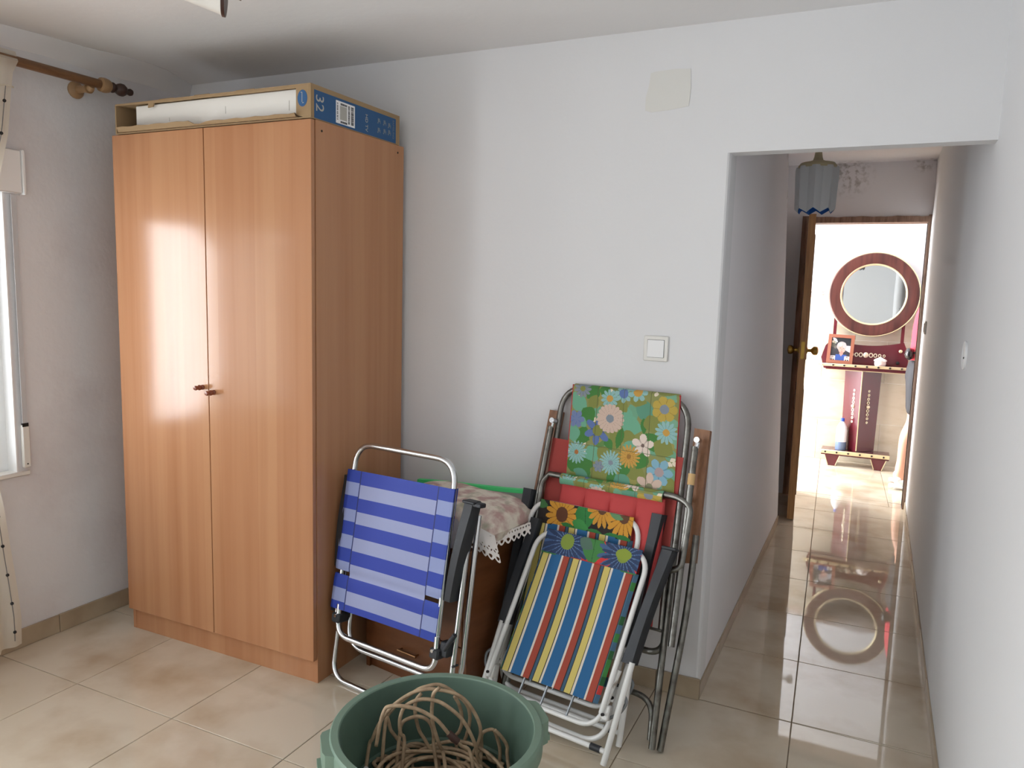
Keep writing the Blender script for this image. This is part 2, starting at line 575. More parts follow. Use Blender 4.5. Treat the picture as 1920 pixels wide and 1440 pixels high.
_nt.links.new(_mu.outputs[0], _m.inputs[0]); _nt.links.new(_m.outputs[2], _pb.inputs['Base Color'])


# ---------------------------------------------------------------- room shell
XR = 3.222          # right wall
XH = 2.466          # left wall of the hall
YE = 3.233          # end wall of the hall
YF = 4.72           # far wall of the entrance hall
HC = 2.343          # room ceiling
ST = 'structure'

b = MB().box(-0.25, 4.45, -4.75, 4.9, -0.12, -0.0035)
floor = b.build('floor', M_GROUT, kind=ST)

b = MB()
b.box(-0.25, 0, -4.6, -4.1, -0.0035, 2.5).box(-0.25, 0, -2.6, -1.95, -0.0035, 2.5).box(-0.25, 0, -4.1, -2.6, 2.12, 2.5).box(-0.25, 0, -0.87, 0.0, -0.0035, 2.5)
b.box(-0.25, 0, -1.95, -0.87, -0.0035, 0.70).box(-0.25, 0, -1.95, -0.87, 1.80, 2.5)
wall_left = b.build('wall_left', M_WALL_ROUGH, kind=ST)
b = MB().prism([(-0.25, 0), (XH - .010, 0), (XH - .004, .004), (XH, .018), (XH, .12), (-0.25, .12)], 'z', -0.0035, 1.923)
b.box(-0.25, XH, 0, .12, 1.923, 2.5).box(XH, XR, 0, 0.07, 1.923, 2.5)
wall_back = b.build('wall_back', M_WALL, kind=ST, angle=4)
wall_right = MB().box(XR, XR + .12, -4.6, YE, -0.0035, 2.5).build('wall_right', M_WALL, kind=ST)
b = MB().box(-0.25, XR + .12, -4.72, -4.6, -0.0035, 2.5)
b.build('wall_rear', M_WALL, kind=ST)
b = MB().prism([(.12, -.0035), (2.42, -.0035), (1.56, 2.42), (1.50, 2.5), (.12, 2.5)], 'x', XH - .12, XH).box(2.13, XH - .12, 1.30, 1.42, -0.0035, 2.5)
b.box(2.13, 2.25, 1.42, YE, -0.0035, 2.5)
b.build('wall_hall_left', M_HALLWALL, kind=ST)
b = MB().box(1.2, 2.455, YE, YE + .13, -0.0035, 2.7).box(3.203, 4.42, YE, YE + .13, -0.0035, 2.7).box(2.455, 3.203, YE, YE + .13, 2.005, 2.7)
b.build('wall_hall_end', M_HALLWALL, kind=ST)
wall_far = MB().box(1.1, 4.42, YF, YF + .12, -0.0035, 2.7).build('wall_far', M_WALL, kind=ST)
MB().box(4.3, 4.42, YE + .13, YF, -0.0035, 2.7).build('wall_far_right', M_WALL, kind=ST)
b = MB().box(1.2, 1.3, YE + .13, 3.5, -0.0035, 2.7).box(1.2, 1.3, 4.55, YF, -0.0035, 2.7).box(1.2, 1.3, 3.5, 4.55, 2.45, 2.7)
b.build('wall_far_left', M_WALL, kind=ST)

MB().box(-0.25, XR + .12, -4.72, 0.0, HC, 2.5).build('ceiling', M_CEIL, kind=ST)
MB().box(2.1, XR + .12, 0.07, YE, 2.376, 2.5).build('ceiling_hall', M_HALLWALL, kind=ST)
MB().box(1.1, 4.42, YE + .13, YF, 2.6, 2.7).build('ceiling_far', M_CEIL, kind=ST)

# uneven plaster cove between left wall and ceiling
v, f = [], []
n = 40
for i in range(n + 1):
    y = -4.6 + 4.6 * i / n
    w = 0.035 + 0.15 * max(0, (y + 1.0)) ** 1.2 + 0.008 * math.sin(i * 2.1) + 0.005 * math.sin(i * 5.3)
    w = min(w, .17) if y < -.33 else .17 - .15 * (y + .33) / .33
    v += [(0, y, 2.284 + .004 * math.sin(i * 1.7)), (0, y, HC), (w, y, HC), (w, y, HC - .002)]
for i in range(n):
    a = i * 4
    f += [(a, a + 4, a + 7, a + 3), (a + 3, a + 7, a + 6, a + 2), (a + 2, a + 6, a + 5, a + 1), (a + 1, a + 5, a + 4, a)]
f += [(0, 3, 2, 1), (n * 4, n * 4 + 1, n * 4 + 2, n * 4 + 3)]
MB().add(v, f).build('trim_1', M_CEIL, kind=ST)

# plaster patch on the back wall
poly = [(2.168, 2.078), (2.19, 2.071), (2.25, 2.074), (2.318, 2.082), (2.322, 2.14), (2.318, 2.203), (2.27, 2.207), (2.2, 2.204),
        (2.182, 2.20), (2.178, 2.16), (2.168, 2.12)]
p = MB().prism(poly, 'y', -0.0025, 0.001).build('plaster_patch', M_PATCH, wall_back)
p['label'] = 'slightly yellowish rectangular plaster patch'


# ---- floor tiles: each its own piece, clipped to the rooms
def clip(poly, x0, x1, y0, y1):
    for (ax, val, sgn) in ((0, x0, 1), (0, x1, -1), (1, y0, 1), (1, y1, -1)):
        out = []
        for i in range(len(poly)):
            a, c = poly[i], poly[(i + 1) % len(poly)]
            da, dc = (a[ax] - val) * sgn, (c[ax] - val) * sgn
            if da >= 0: out.append(a)
            if (da >= 0) != (dc >= 0):
                t = da / (da - dc)
                out.append((a[0] + (c[0] - a[0]) * t, a[1] + (c[1] - a[1]) * t))
        poly = out
        if len(poly) < 3: return None
    return poly


def area(poly):
    return abs(sum(poly[i][0] * poly[(i + 1) % len(poly)][1] - poly[(i + 1) % len(poly)][0] * poly[i][1] for i in range(len(poly)))) / 2


def tile_piece(poly, parent, material, gap=0.0016):
    cx = sum(p[0] for p in poly) / len(poly)
    cy = sum(p[1] for p in poly) / len(poly)
    k = len(poly)

    def shrink(g):
        out = []
        for i in range(k):
            p0, p1, p2 = Vector(poly[i - 1]), Vector(poly[i]), Vector(poly[(i + 1) % k])
            d1, d2 = (p1 - p0), (p2 - p1)
            if d1.length < 1e-6 or d2.length < 1e-6:
                out.append(p1); continue
            d1.normalize(); d2.normalize()
            n1, n2 = Vector((-d1.y, d1.x)), Vector((-d2.y, d2.x))
            m = (n1 + n2)
            q = m.length_squared
            out.append(p1 + m * (2 * g / q if q > .2 else 0))
        return out
    A, B = shrink(gap), shrink(gap + .0012)
    dz = random.uniform(-.0003, .0003)
    v = [(p.x, p.y, -.0045) for p in A] + [(p.x, p.y, -.0009 + dz) for p in A] + [(p.x, p.y, dz) for p in B]
    f = [tuple(range(2 * k, 3 * k))]
    for i in range(k):
        j = (i + 1) % k
        f += [(i, j, k + j, k + i), (k + i, k + j, 2 * k + j, 2 * k + i)]
    MB().add(v, f).build('tile', material, parent, angle=20)


TS = 0.4785
HX = 2.31   # hall paving starts here


def hall_pt(i, j):
    y = 0.0038 + j * TS
    if i == -1 and j <= 0: return (HX, y)
    return (2.7889 + i * TS - 0.0214 * j, y + 0.0214 * i * TS)


for i in range(-1, 8):
    for j in range(-9, 4):
        x, y = 0.4457 + (i - 1) * TS, -0.9692 + (j - 1) * TS
        q = [(x, y), (x + TS, y), (x + TS, y + TS), (x, y + TS)]
        for r in ((0, HX, -4.6, 0.0), (HX, XR, -4.6, -0.9692)):
            c = clip(q, *r)
            if c and area(c) > .002: tile_piece(c, floor, M_FLOOR)
for i in range(-2, 3):
    for j in range(-3, 8):
        q = [hall_pt(i, j), hall_pt(i + 1, j), hall_pt(i + 1, j + 1), hall_pt(i, j + 1)]
        if i == 0: q[1], q[2] = (XR + .02, q[1][1]), (XR + .02, q[2][1])
        if i > 0: continue
        for r in ((HX, XR, -0.9692, 0.0), (XH, XR, 0.0, 2.42), (2.25, XR, 2.42, YE)):
            c = clip(q, *r)
            if c and area(c) > .002: tile_piece(c, floor, M_FLOOR)
for i in range(-4, 5):
    for j in range(6, 11):
        q = [hall_pt(i, j), hall_pt(i + 1, j), hall_pt(i + 1, j + 1), hall_pt(i, j + 1)]
        for r in ((1.3, 4.3, YE + .13, YF), (2.455, 3.203, YE, YE + .13)):
            c = clip(q, *r)
            if c and area(c) > .002: tile_piece(c, floor, M_FLOOR)


# ---- skirting of ceramic strips
def skirting(name, axis, fixed, out, a0, a1, h, step, first=0.0, jitter=.002):
    root = None
    a = a0 - first
    strip = MB()
    root_b = MB()
    lo, hi = a0, a1
    if axis == 'y': root_b.box(min(fixed, fixed + out * .4), max(fixed, fixed + out * .4), lo, hi, 0.001, h * .97)
    else: root_b.box(lo, hi, min(fixed, fixed + out * .4), max(fixed, fixed + out * .4), 0.001, h * .97)
    root = root_b.build(name, M_GROUT, kind=ST)
    while a < a1 - 1e-4:
        s, e = max(a, a0), min(a + step, a1)
        a += step
        if e - s < .015: continue
        hh = h + random.uniform(-jitter, jitter)
        d = out * (1 + random.uniform(-.1, .1))
        m = MB()
        if axis == 'y': m.rbox(min(fixed, fixed + d), max(fixed, fixed + d), s + .001, e - .001, 0.0005, hh, .0015)
        else: m.rbox(s + .001, e - .001, min(fixed, fixed + d), max(fixed, fixed + d), 0.0005, hh, .0015)
        m.build('tile', M_SKIRT, root)
    return root


skirting('baseboard_left', 'y', 0.0, .010, -2.6, 0.0, .076, TS, first=.05)
skirting('baseboard_back', 'x', 0.0, -.010, 0.02, XH + .007, .076, TS, first=.1)
skirting('baseboard_right', 'y', XR, -.007, -4.6, YE, .052, TS, first=.2)
skirting('baseboard_hall', 'y', XH, .007, 0.0, 2.40, .056, TS, first=.1)

# ---- cream wall tiles and scroll border of the far wall
for r in range(4):
    h0, h1 = 0.362 * r, 0.362 * (r + 1)
    off = 2.53 - .51 * 3 if r % 2 == 0 else 2.53 - .51 * 3.5
    for i in range(7):
        x0, x1 = max(off + .51 * i, 1.3), min(off + .51 * (i + 1), 4.3)
        if x1 - x0 < .03: continue
        MB().rbox(x0 + .0015, x1 - .0015, YF - .008, YF + .001, h0 + .002, h1 - .002, .0015).build('tile', M_WALLTILE, wall_far)
MB().box(1.3, 4.3, YF - .0045, YF + .001, 0.0, 1.52).build('tile_bed', M_WALLGROUT, wall_far)
bt = MB().rbox(1.3, 4.3, YF - .008, YF + .001, 1.450, 1.475, .001).build('border_strip', M_TERRA, wall_far)
for i in range(26):
    x = 1.36 + .113 * i
    m = MB()
    pts = [(x - .066, YF - .010, 1.478)]
    for k in range(26):
        a = 2.6 - k * .36
        rr = .024 * (1 - k / 30)
        pts.append((x + math.cos(a) * rr, YF - .010, 1.492 + math.sin(a) * rr))
    m.tube(spline(pts, 2), .0022, 5)
    m.build('scroll', M_BORDERLINE, wall_far)


# ---------------------------------------------------------------- window on the left wall
win = MB().box(-.10, -.05, -1.95, -.87, .70, .745).box(-.10, -.05, -1.95, -.87, 1.755, 1.80)
win.box(-.10, -.05, -1.95, -1.90, .745, 1.755).box(-.10, -.05, -.92, -.87, .745, 1.755)
win = win.build('window_1', M_PVC, kind=ST)
for (y0, y1) in ((-1.90, -1.40), (-1.42, -.92)):
    s = MB().box(-.09, -.055, y0, y0 + .045, .745, 1.755).box(-.09, -.055, y1 - .045, y1, .745, 1.755)
    s.box(-.09, -.055, y0 + .045, y1 - .045, .745, .79).box(-.09, -.055, y0 + .045, y1 - .045, 1.71, 1.755)
    s.build('sash', M_PVC, win)
    MB().box(-.075, -.070, y0 + .045, y1 - .045, .79, 1.71).build('pane', M_GLASS, win)
MB().rbox(-.05, .012, -2.0, -.825, .685, .703, .003).build('window_sill', M_PVC_OLD, win)
MB().box(-.05, .004, -.873, -.868, .703, 1.757).box(-.25, -.10, -.873, -.868, .703, 1.80).build('added_bright_reveal', M_PVC, win)  # added white facing, its colour standing in for strong daylight on the reveal
sb = MB().rbox(0.0, .030, -2.02, -.812, 1.757, 1.915, .004).build('shutter_box', M_PVC, win)
MB().rbox(0.0, .036, -.812, -.800, 1.753, 1.917, .003).build('end_cap', M_PVC, sb)
st = thing('shutter_strap', 'grey roller shutter strap running down into a white wall winder beside the window', 'shutter strap', (0.0, -.838, .72))
MB().box(.012, .0145, -.848, -.829, .88, 1.752).build('strap', M_STRAP, st)
MB().rbox(0.0, .016, -.852, -.822, .715, .885, .004).build('winder_plate', M_PVC_OLD, st)
MB().box(.009, .0165, -.850, -.827, .876, .890).build('strap_slot', M_DARK, st)
for z in (.730,):
    MB().ball((.0165, -.837, z), .003, 8, 5).build('screw', M_DARK, st)

# ---------------------------------------------------------------- balcony door beside the camera, street door of the entrance hall
d = MB().box(-.11, -.04, -4.1, -4.04, 0, 2.12).box(-.11, -.04, -2.66, -2.6, 0, 2.12).box(-.11, -.04, -4.04, -2.66, 2.06, 2.12)
d.box(-.11, -.04, -3.38, -3.32, 0, 2.06).box(-.11, -.04, -4.04, -2.66, 0, .06)
door2 = d.build('door_2', M_PVC, kind=ST)
for (y0, y1) in ((-4.04, -3.38), (-3.32, -2.66)):
    MB().box(-.078, -.072, y0, y1, .06, 2.06).build('pane', M_GLASS, door2)
d = MB().box(1.2, 1.3, 3.5, 3.56, 0, 2.45).box(1.2, 1.3, 4.49, 4.55, 0, 2.45).box(1.2, 1.3, 3.56, 4.49, 2.39, 2.45)
d.build('door_3', M_OLDWOOD, kind=ST)

# ---------------------------------------------------------------- curtain pole and curtain
t = thing('curtain_pole', 'brown wooden curtain pole with turned finial above the window', 'curtain pole', (.10, -1.4, 2.213))
Ry = Matrix.Translation((.10, 0, 2.213)) @ Matrix.Rotation(-PI / 2, 4, 'X')   # lathe z axis -> +y
MB().lathe([(.0175, -2.3), (.0175, -.505)], 16, Ry).build('rod', M_ROD, t)
MB().lathe([(.0175, -.530), (.027, -.526), (.029, -.512), (.027, -.498), (.024, -.490), (.016, -.486)], 18, Ry).build('collar', M_RODPALE, t)
MB().lathe([(.012, -.490), (.019, -.482), (.021, -.474), (.017, -.464), (.013, -.460), (.020, -.452), (.025, -.440), (.025, -.428), (.018, -.416), (.009, -.412),
            (.0075, -.408), (.012, -.402), (.0145, -.394), (.012, -.386), (.004, -.381), (.0005, -.380)], 18, Ry).build('finial', M_RODDARK, t)
bk = MB().lathe([(.032, 0.0), (.034, .008), (.028, .016), (.015, .022), (.013, .06), (.018, .075), (.020, .086)], 18,
                Matrix.Translation((0, -.565, 2.190)) @ Matrix.Rotation(PI / 2, 4, 'Y'))
bk.tube([(.086, -.565, 2.188), (.092, -.565, 2.190), (.1, -.565, 2.1965)], [.015, .016, .012], 10)
bk.build('bracket', M_RODPALE, t)


def curtain_edge(z):
    zs = [.06, .17, .32, .45, .63, .74, 1.0, 1.6, 1.80, 1.95, 2.10, 2.25]
    ys = [-.952, -.949, -.962, -.975, -.990, -1.01, -1.20, -1.18, -.94, -.900, -.880, -.857]
    return float(np.interp(z, zs, ys))


cur = MB()
NU, NV = 70, 60
v, f = [], []
for j in range(NV + 1):
    z = .065 + (2.245 - .065) * j / NV
    for i in range(NU + 1):
        u = i / NU
        y = curtain_edge(z) - .48 * u
        amp = .020 * min(1, u * 6) * (1 - .3 * j / NV) if z < 2.18 else .004
        x = .104 + amp * math.sin(u * 38 + .6 * math.sin(z * 2)) + (.006 * math.sin(z * 5 + u * 9))
        if z > 2.18: x = max(x, .122) if z < 2.235 else .10
        v.append((x, y, z))
for j in range(NV):
    for i in range(NU):
        a = j * (NU + 1) + i
        f.append((a, a + 1, a + NU + 2, a + NU + 1))
t = thing('curtain', 'sheer cream curtain hanging from the pole at the left edge, with beaded cords', 'curtain', (.11, -1.1, .06))
cloth = cur.add(v, f).build('cloth', M_CURTAIN, t)
hem = MB()
for zz in (2.118,):
    hem.tube([(.108 + .016 * math.sin(i / 30 * 38), curtain_edge(zz) - .48 * i / 30, zz) for i in range(31)], .003, 6)
hem.build('heading_seam', M_CURTAIN, t)
cp = []
for k in range(44):
    z = .09 + k * (2.12 - .09) / 43
    cp.append((.116, curtain_edge(z) - .031, z))
cord = MB().tube(cp, .0016, 5).build('beaded_cord', M_CORD, t)
for k in range(18):
    z = .125 + k * .114
    y = float(np.interp(z, [q[2] for q in cp], [q[1] for q in cp]))
    MB().ball((.117, y, z), .0062, 8, 6).build('bead', M_INK, cord)

# ---------------------------------------------------------------- wardrobe
t = thing('wardrobe', 'tall glossy beech wardrobe with two doors against the back wall', 'wardrobe', (.712, -.30, 0))
WX0, WX1, WY0, WY1 = .2252, 1.199, -.5597, -.030
cb = MB().box(WX1 - .018, WX1, WY0, WY1, 0, 2.0).box(WX0, WX0 + .018, WY0, WY1, 0, 2.0)
cb.box(WX0 + .018, WX1 - .018, WY0, WY1, 1.972, 1.990).box(WX0 + .018, WX1 - .018, WY1 - .008, WY1, .085, 1.972)
cb.box(WX0 + .018, WX1 - .018, WY0, WY1, .085, .103)
cb.build('carcass', M_BEECH, t)
MB().box(WX0 + .018, WX1 - .018, WY0 + .001, WY0 + .017, 0, .085).build('plinth', M_BEECH, t)
for (x0, x1, kx, kz) in ((WX0, .7045, .676, 1.056), (.7080, WX1 - .002, .733, 1.041)):
    dr = MB().rbox(x0, x1, WY0 - .0205, WY0 - .0025, .0905, 1.999, .0012).build('door', M_BEECH, t)
    K = Matrix.Translation((kx, WY0 - .0205, kz)) @ Matrix.Rotation(PI / 2, 4, 'X')
    MB().lathe([(.0095, 0.0), (.0095, .004), (.006, .007), (.010, .013), (.0105, .018), (.0065, .024), (.0085, .030), (.0092, .034), (.007, .039), (.0005, .041)], 14, K).build('knob', M_KNOB, dr)
for (y, z) in ((-.528, 1.968), (-.072, 1.972)):
    MB().lathe([(.004, 0), (.004, .0012), (.0005, .0013)], 8, Matrix.Translation((WX1, y, z)) @ Matrix.Rotation(PI / 2, 4, 'Y')).build('screw_hole', M_DARK, t)

# ---------------------------------------------------------------- flat television carton on the wardrobe
t = thing('television_carton', 'flat brown cardboard television carton with a blue printed side lying on the wardrobe', 'box', (.72, -.32, 2.0))
BX0, BX1, BY0, BY1, BZ0, BZ1 = .250, 1.198, -.582, -.060, 2.0015, 2.1125
th = .006
shell = MB()
shell.box(BX0, BX1, BY0, BY1, BZ0, BZ0 + .004)                       # bottom
shell.box(BX0 + .002, BX1, BY0, BY1, BZ1 - .004, BZ1)                # top
shell.box(BX0, BX1, BY1 - th, BY1, BZ0 + .004, BZ1 - .004)           # back
shell.box(BX1 - th, BX1, BY0, BY1 - th, BZ0 + .004, BZ1 - .004)      # right end
shell.box(BX0, BX0 + th, BY0, BY1 - th, BZ0 + .004, BZ1 - .004)      # left end
shell.build('carton_sleeve', M_CARD, t)
MB().prism([(1.136, BZ0 + .012), (1.166, BZ0 + .0042), (1.1915, BZ0 + .0042), (1.1915, BZ1 - .0042), (1.136, BZ1 - .0042)], 'y', BY0, BY0 + th).build('front_flap', M_CARD, t)
# torn upper and lower lips of the open front
up = [(BX0 + .006, BZ1 - .004), (1.136, BZ1 - .004), (1.136, BZ1 - .012), (.90, BZ1 - .012), (.72, BZ1 - .010), (.56, BZ1 - .011), (.46, BZ1 - .009), (.455, BZ1 - .022),
      (.428, BZ1 - .024), (.432, BZ1 - .008), (.34, BZ1 - .007), (BX0 + .006, BZ1 - .006)]
MB().prism(up, 'y', BY0 + .001, BY0 + .006).build('torn_upper_lip', M_CARD, t)
v = []
lip = []
n = 30
for i in range(n + 1):
    x = BX0 + .03 + (1.145 - BX0 - .03) * i / n
    drop = .017 if i < 14 else (.003 if i < 16 else .010)
    lip.append((x, drop + .0015 * math.sin(i * 1.9)))
for (x, dp) in lip:
    v += [(x, BY0 + .006, BZ0 + .006), (x, BY0 - .012, BZ0 + .0045), (x, BY0 - .020, BZ0 + .004 + dp), (x, BY0 - .017, BZ0 + .005 + dp)]
f = []
for i in range(n):
    a = i * 4
    f += [(a, a + 1, a + 5, a + 4), (a + 1, a + 2, a + 6, a + 5), (a + 2, a + 3, a + 7, a + 6), (a + 3, a, a + 4, a + 7)]
MB().add(v, f).build('bent_lower_lip', M_CARD, t)
tr = MB().rbox(.342, 1.128, BY0 + .018, BY1 - .01, BZ0 + .0085, BZ1 - .0085, .003).build('foam_tray', M_WHITECARD, t)
for (x, z0, z1) in ((.80, 2.045, 2.07), (1.09, 2.035, 2.068), (.52, 2.036, 2.05)):
    MB().box(x, x + .0016, BY0 + .0172, BY0 + .019, z0, z1).build('pencil_mark', M_GREYINK, tr)
for (x0, x1) in ((.48, .56), (.66, .74), (.86, .95)):
    MB().prism([(x0, BZ1), (x0 + .006, BZ1 + .0035), (x1 - .004, BZ1 + .0035), (x1, BZ1)], 'y', BY0 + .004, BY0 + .010).build('torn_upper_lip', M_CARD, t)
sk = MB().lathe([(.0215, 0), (.0215, .0008), (.0003, .0009)], 28, Matrix.Translation((1.1635, BY0, 2.066)) @ Matrix.Rotation(PI / 2, 4, 'X') @ Matrix.Diagonal((.95, 1.25, 1, 1))).build('round_sticker', M_BLUEINK, t)
sk['label'] = 'round blue mark on the front flap'
MB().box(1.1610, 1.1632, BY0 - .0012, BY0 - .0006, 2.054, 2.086).box(1.1632, 1.169, BY0 - .0012, BY0 - .0006, 2.0500, 2.0525).box(1.1565, 1.161, BY0 - .0012, BY0 - .0006, 2.084, 2.0862).build('lettering', M_GREYINK, sk)
PX = BX1
pn = MB().box(PX - .0002, PX + .0007, -.565, -.086, 2.0045, 2.0960).build('printed_panel', M_BLUEINK, t)
pn['label'] = 'blue printed end of the carton'


def on_side(y, z, roll=True):
    """Frame on the carton's right end (faces +x). Letters run downwards: their tops point away from the room."""
    return Matrix(((0, 0, 1, PX + .0009), (0, 1, 0, y), (-1, 0, 0, z), (0, 0, 0, 1)))


text_solid('32', .058, on_side(-.556, 2.0850), .0004).build('lettering', M_GREYINK, pn)
text_solid('HD TV', .021, on_side(-.282, 2.0760), .0004).build('lettering', M_GREYINK, pn)
text_solid('SAMSUNG', .0155, on_side(-.108, 2.0890), .0004).build('lettering', M_DULLINK, pn)
ic = MB()
for (y, z) in ((-.205, 2.066), (-.205, 2.032), (-.168, 2.066), (-.168, 2.034), (-.137, 2.062), (-.137, 2.036)):
    ic.box(PX + .0007, PX + .0011, y, y + .012, z - .003, z + .010).box(PX + .0007, PX + .0011, y - .003, y + .004, z - .009, z - .004)
    ic.box(PX + .0007, PX + .0011, y + .014, y + .017, z - .008, z + .004)
ic.build('pictogram', M_DULLINK, pn)
lb = MB().box(PX + .0007, PX + .0014, -.452, -.346, 2.0115, 2.0870).build('shipping_label', M_PAPER, t)
bars = MB()
z = 2.080
while z > 2.018:
    w = random.choice((.0012, .002, .003))
    bars.box(PX + .0014, PX + .0018, -.368, -.353, z - w, z)
    bars.box(PX + .0014, PX + .0018, -.384, -.376, z - w, z)
    z -= w + random.choice((.001, .0016))
z = 2.079
while z > 2.02:
    bars.box(PX + .0014, PX + .0018, -.447, -.441, z - .003, z)
    z -= random.choice((.005, .007))
for zz in (2.0185, 2.0785):
    yy = -.427
    while yy < -.392:
        w = random.choice((.001, .0018, .003))
        bars.box(PX + .0014, PX + .0018, yy, yy + w, zz - .004, zz + .003)
        yy += w + .0012
bars.build('barcode', M_INK, lb)
MB().box(PX + .0014, PX + .0017, -.430, -.392, 2.0255, 2.0720).build('blank_field', M_GREYINK, lb)

# ---------------------------------------------------------------- ceiling spot lamp at the top edge
t = thing('ceiling_spotlight', 'white frosted glass spotlight head on the ceiling at the top edge', 'ceiling lamp', (1.20, -1.25, HC))
MB().rbox(1.05, 1.42, -1.33, -1.25, 2.318, 2.343, .006).build('ceiling_bar', M_FROST, t)
S, E_ = Vector((1.215, -1.120, 2.222)), Vector((1.296, -1.050, 2.212))
ax = (E_ - S).normalized()
L = (E_ - S).length
Q = Matrix.Translation(S) @ ax.to_track_quat('Z', 'Y').to_matrix().to_4x4()
MB().lathe([(.004, -.008), (.020, -.004), (.027, .006), (.034, L * .4), (.043, L * .85), (.047, L), (.044, L), (.038, L * .8), (.02, .02), (.001, .012)], 24, Q).build('glass_bell', M_FROST, t)
MB().lathe([(.044, L - .003), (.050, L), (.050, L + .008), (.044, L + .008)], 24, Q).build('rim_ring', M_BROWNRING, t)
MB().tube([tuple(S - ax * .004), (1.195, -1.19, 2.27), (1.195, -1.26, 2.318)], .009, 10).build('swivel_arm', M_CHROME, t)
S2 = Vector((1.37, -1.19, 2.25)); a2 = Vector((.5, .55, -.28)).normalized()
Q2 = Matrix.Translation(S2) @ a2.to_track_quat('Z', 'Y').to_matrix().to_4x4()
MB().lathe([(.004, -.008), (.020, -.004), (.027, .006), (.034, L * .4), (.043, L * .85), (.047, L), (.044, L), (.038, L * .8), (.02, .02), (.001, .012)], 24, Q2).build('glass_bell', M_FROST, t)
MB().lathe([(.044, L - .003), (.050, L), (.050, L + .008), (.044, L + .008)], 24, Q2).build('rim_ring', M_BROWNRING, t)
MB().tube([tuple(S2 - a2 * .004), (1.36, -1.23, 2.28), (1.36, -1.27, 2.318)], .009, 10).build('swivel_arm', M_CHROME, t)

# ---------------------------------------------------------------- switches
t = thing('light_switch', 'white square light switch on the back wall above the folded chairs', 'light switch', (2.249, 0, 1.26))
fr = MB()
fr.rbox(2.205, 2.293, -.008, 0, 1.215, 1.305, .003).build('plate', M_PVC_OLD, t)
MB().box(2.2185, 2.2795, -.0085, -.0079, 1.2285, 1.2915).build('gap', M_DARK, t)
MB().prism([(-.0082, 1.2297), (-.0125, 1.2297), (-.0098, 1.2903), (-.0082, 1.2903)], 'x', 2.2197, 2.2783).build('rocker', M_PVC, t)
t = thing('cover_plate', 'round white cover plate on the hall wall with one dark screw', 'cover plate', (XR, .29, 1.275))
RX = Matrix.Translation((XR, .29, 1.277)) @ Matrix.Rotation(-PI / 2, 4, 'Y')
MB().lathe([(.048, 0), (.048, .005), (.045, .0075), (.042, .005), (.001, .0045)], 28, RX).build('disc', M_PVC, t)
MB().ball((XR - .0055, .262, 1.27), .004, 8, 5).build('screw', M_DARK, t)
t = thing('light_switch', 'small white switch far down the hall wall near the door frame', 'light switch', (XR, 2.72, 1.285))
MB().rbox(XR - .010, XR, 2.675, 2.760, 1.245, 1.325, .003).build('plate', M_PVC_OLD, t)
MB().rbox(XR - .014, XR - .010, 2.69, 2.745, 1.258, 1.312, .001).build('rocker', M_PVC, t)

# ---------------------------------------------------------------- hall door, standing open
fm = MB()
fm.box(2.412, 2.455, YE - .02, YE + .14, 0, 2.02)
fm.build('door_1', M_OLDWOOD, kind=ST)
door1 = bpy.data.objects['door_1']
MB().box(3.203, 3.240, YE - .016, YE + .14, 0, 2.02).build('jamb', M_OLDWOOD, door1)
v = []
hd = MB()
xs = [2.455 + .748 * i / 20 for i in range(21)]
hd.prism([(x, 1.972) for x in (2.455, 3.203)] + [(x, 2.012 + .0016 * math.sin(i * 2.2) + .002 * math.sin(i * .9)) for i, x in reversed(list(enumerate(xs)))], 'y', YE - .018, YE + .14)
hd.build('lintel', M_OLDWOOD, door1, angle=25)
DA = math.atan2(2.512 - 2.452, 3.205 - 2.5254)
DM = Matrix.Translation((2.452, 3.205, 0)) @ Matrix.Rotation(-DA * -1, 4, 'Z')
LW = .68


def leafbox(m, a0, a1, t0, t1, z0, z1):      # a along the leaf from the hinge, t across (left -> right)
    return m.box(t0, t1, -a1, -a0, z0, z1, DM)


lf = leafbox(MB(), .005, LW, 0.0, .042, .008, 1.968).build('leaf', M_DOORWOOD, door1)
for (z0, z1) in ((.15, .85), (1.05, 1.85)):
    leafbox(MB(), .10, LW - .10, -.006, .0, z0, z1).build('panel', M_OLDWOOD, lf)
    leafbox(MB(), .10, LW - .10, .042, .048, z0, z1).build('panel', M_OLDWOOD, lf)
for s in (-1, 1):
    x0 = 0.0 if s < 0 else .042
    K = DM @ Matrix.Translation((x0, -(LW - .05), 1.113)) @ Matrix.Rotation(s * PI / 2, 4, 'Y')
    MB().lathe([(.022, 0), (.022, .006), (.010, .010), (.010, .028), (.015, .032), (.026, .042), (.029, .054), (.026, .066), (.012, .072), (.0005, .073)], 18, K).build('knob', M_BRASS, lf)
leafbox(MB(), LW, LW + .002, .010, .032, 1.06, 1.17).build('lock_plate', M_BRASS, lf)
for z in (.3, 1.0, 1.7):
    MB().tube([(2.452, 3.205, z - .04), (2.452, 3.205, z + .04)], .007, 8).build('hinge', M_BRASS, door1)

# ---------------------------------------------------------------- pendant lamp of the hall
t = thing('pendant_lamp', 'fluted grey pendant lamp with zigzag blue lower edge hanging in the hall', 'pendant lamp', (2.655, 1.0, 2.376))
LC = Vector((2.660, 1.0, 0))


def star(a, i):
    return 1 + .085 * (2 * abs(((a * 8 / (2 * PI)) % 1) - .5) * 2 - 1)


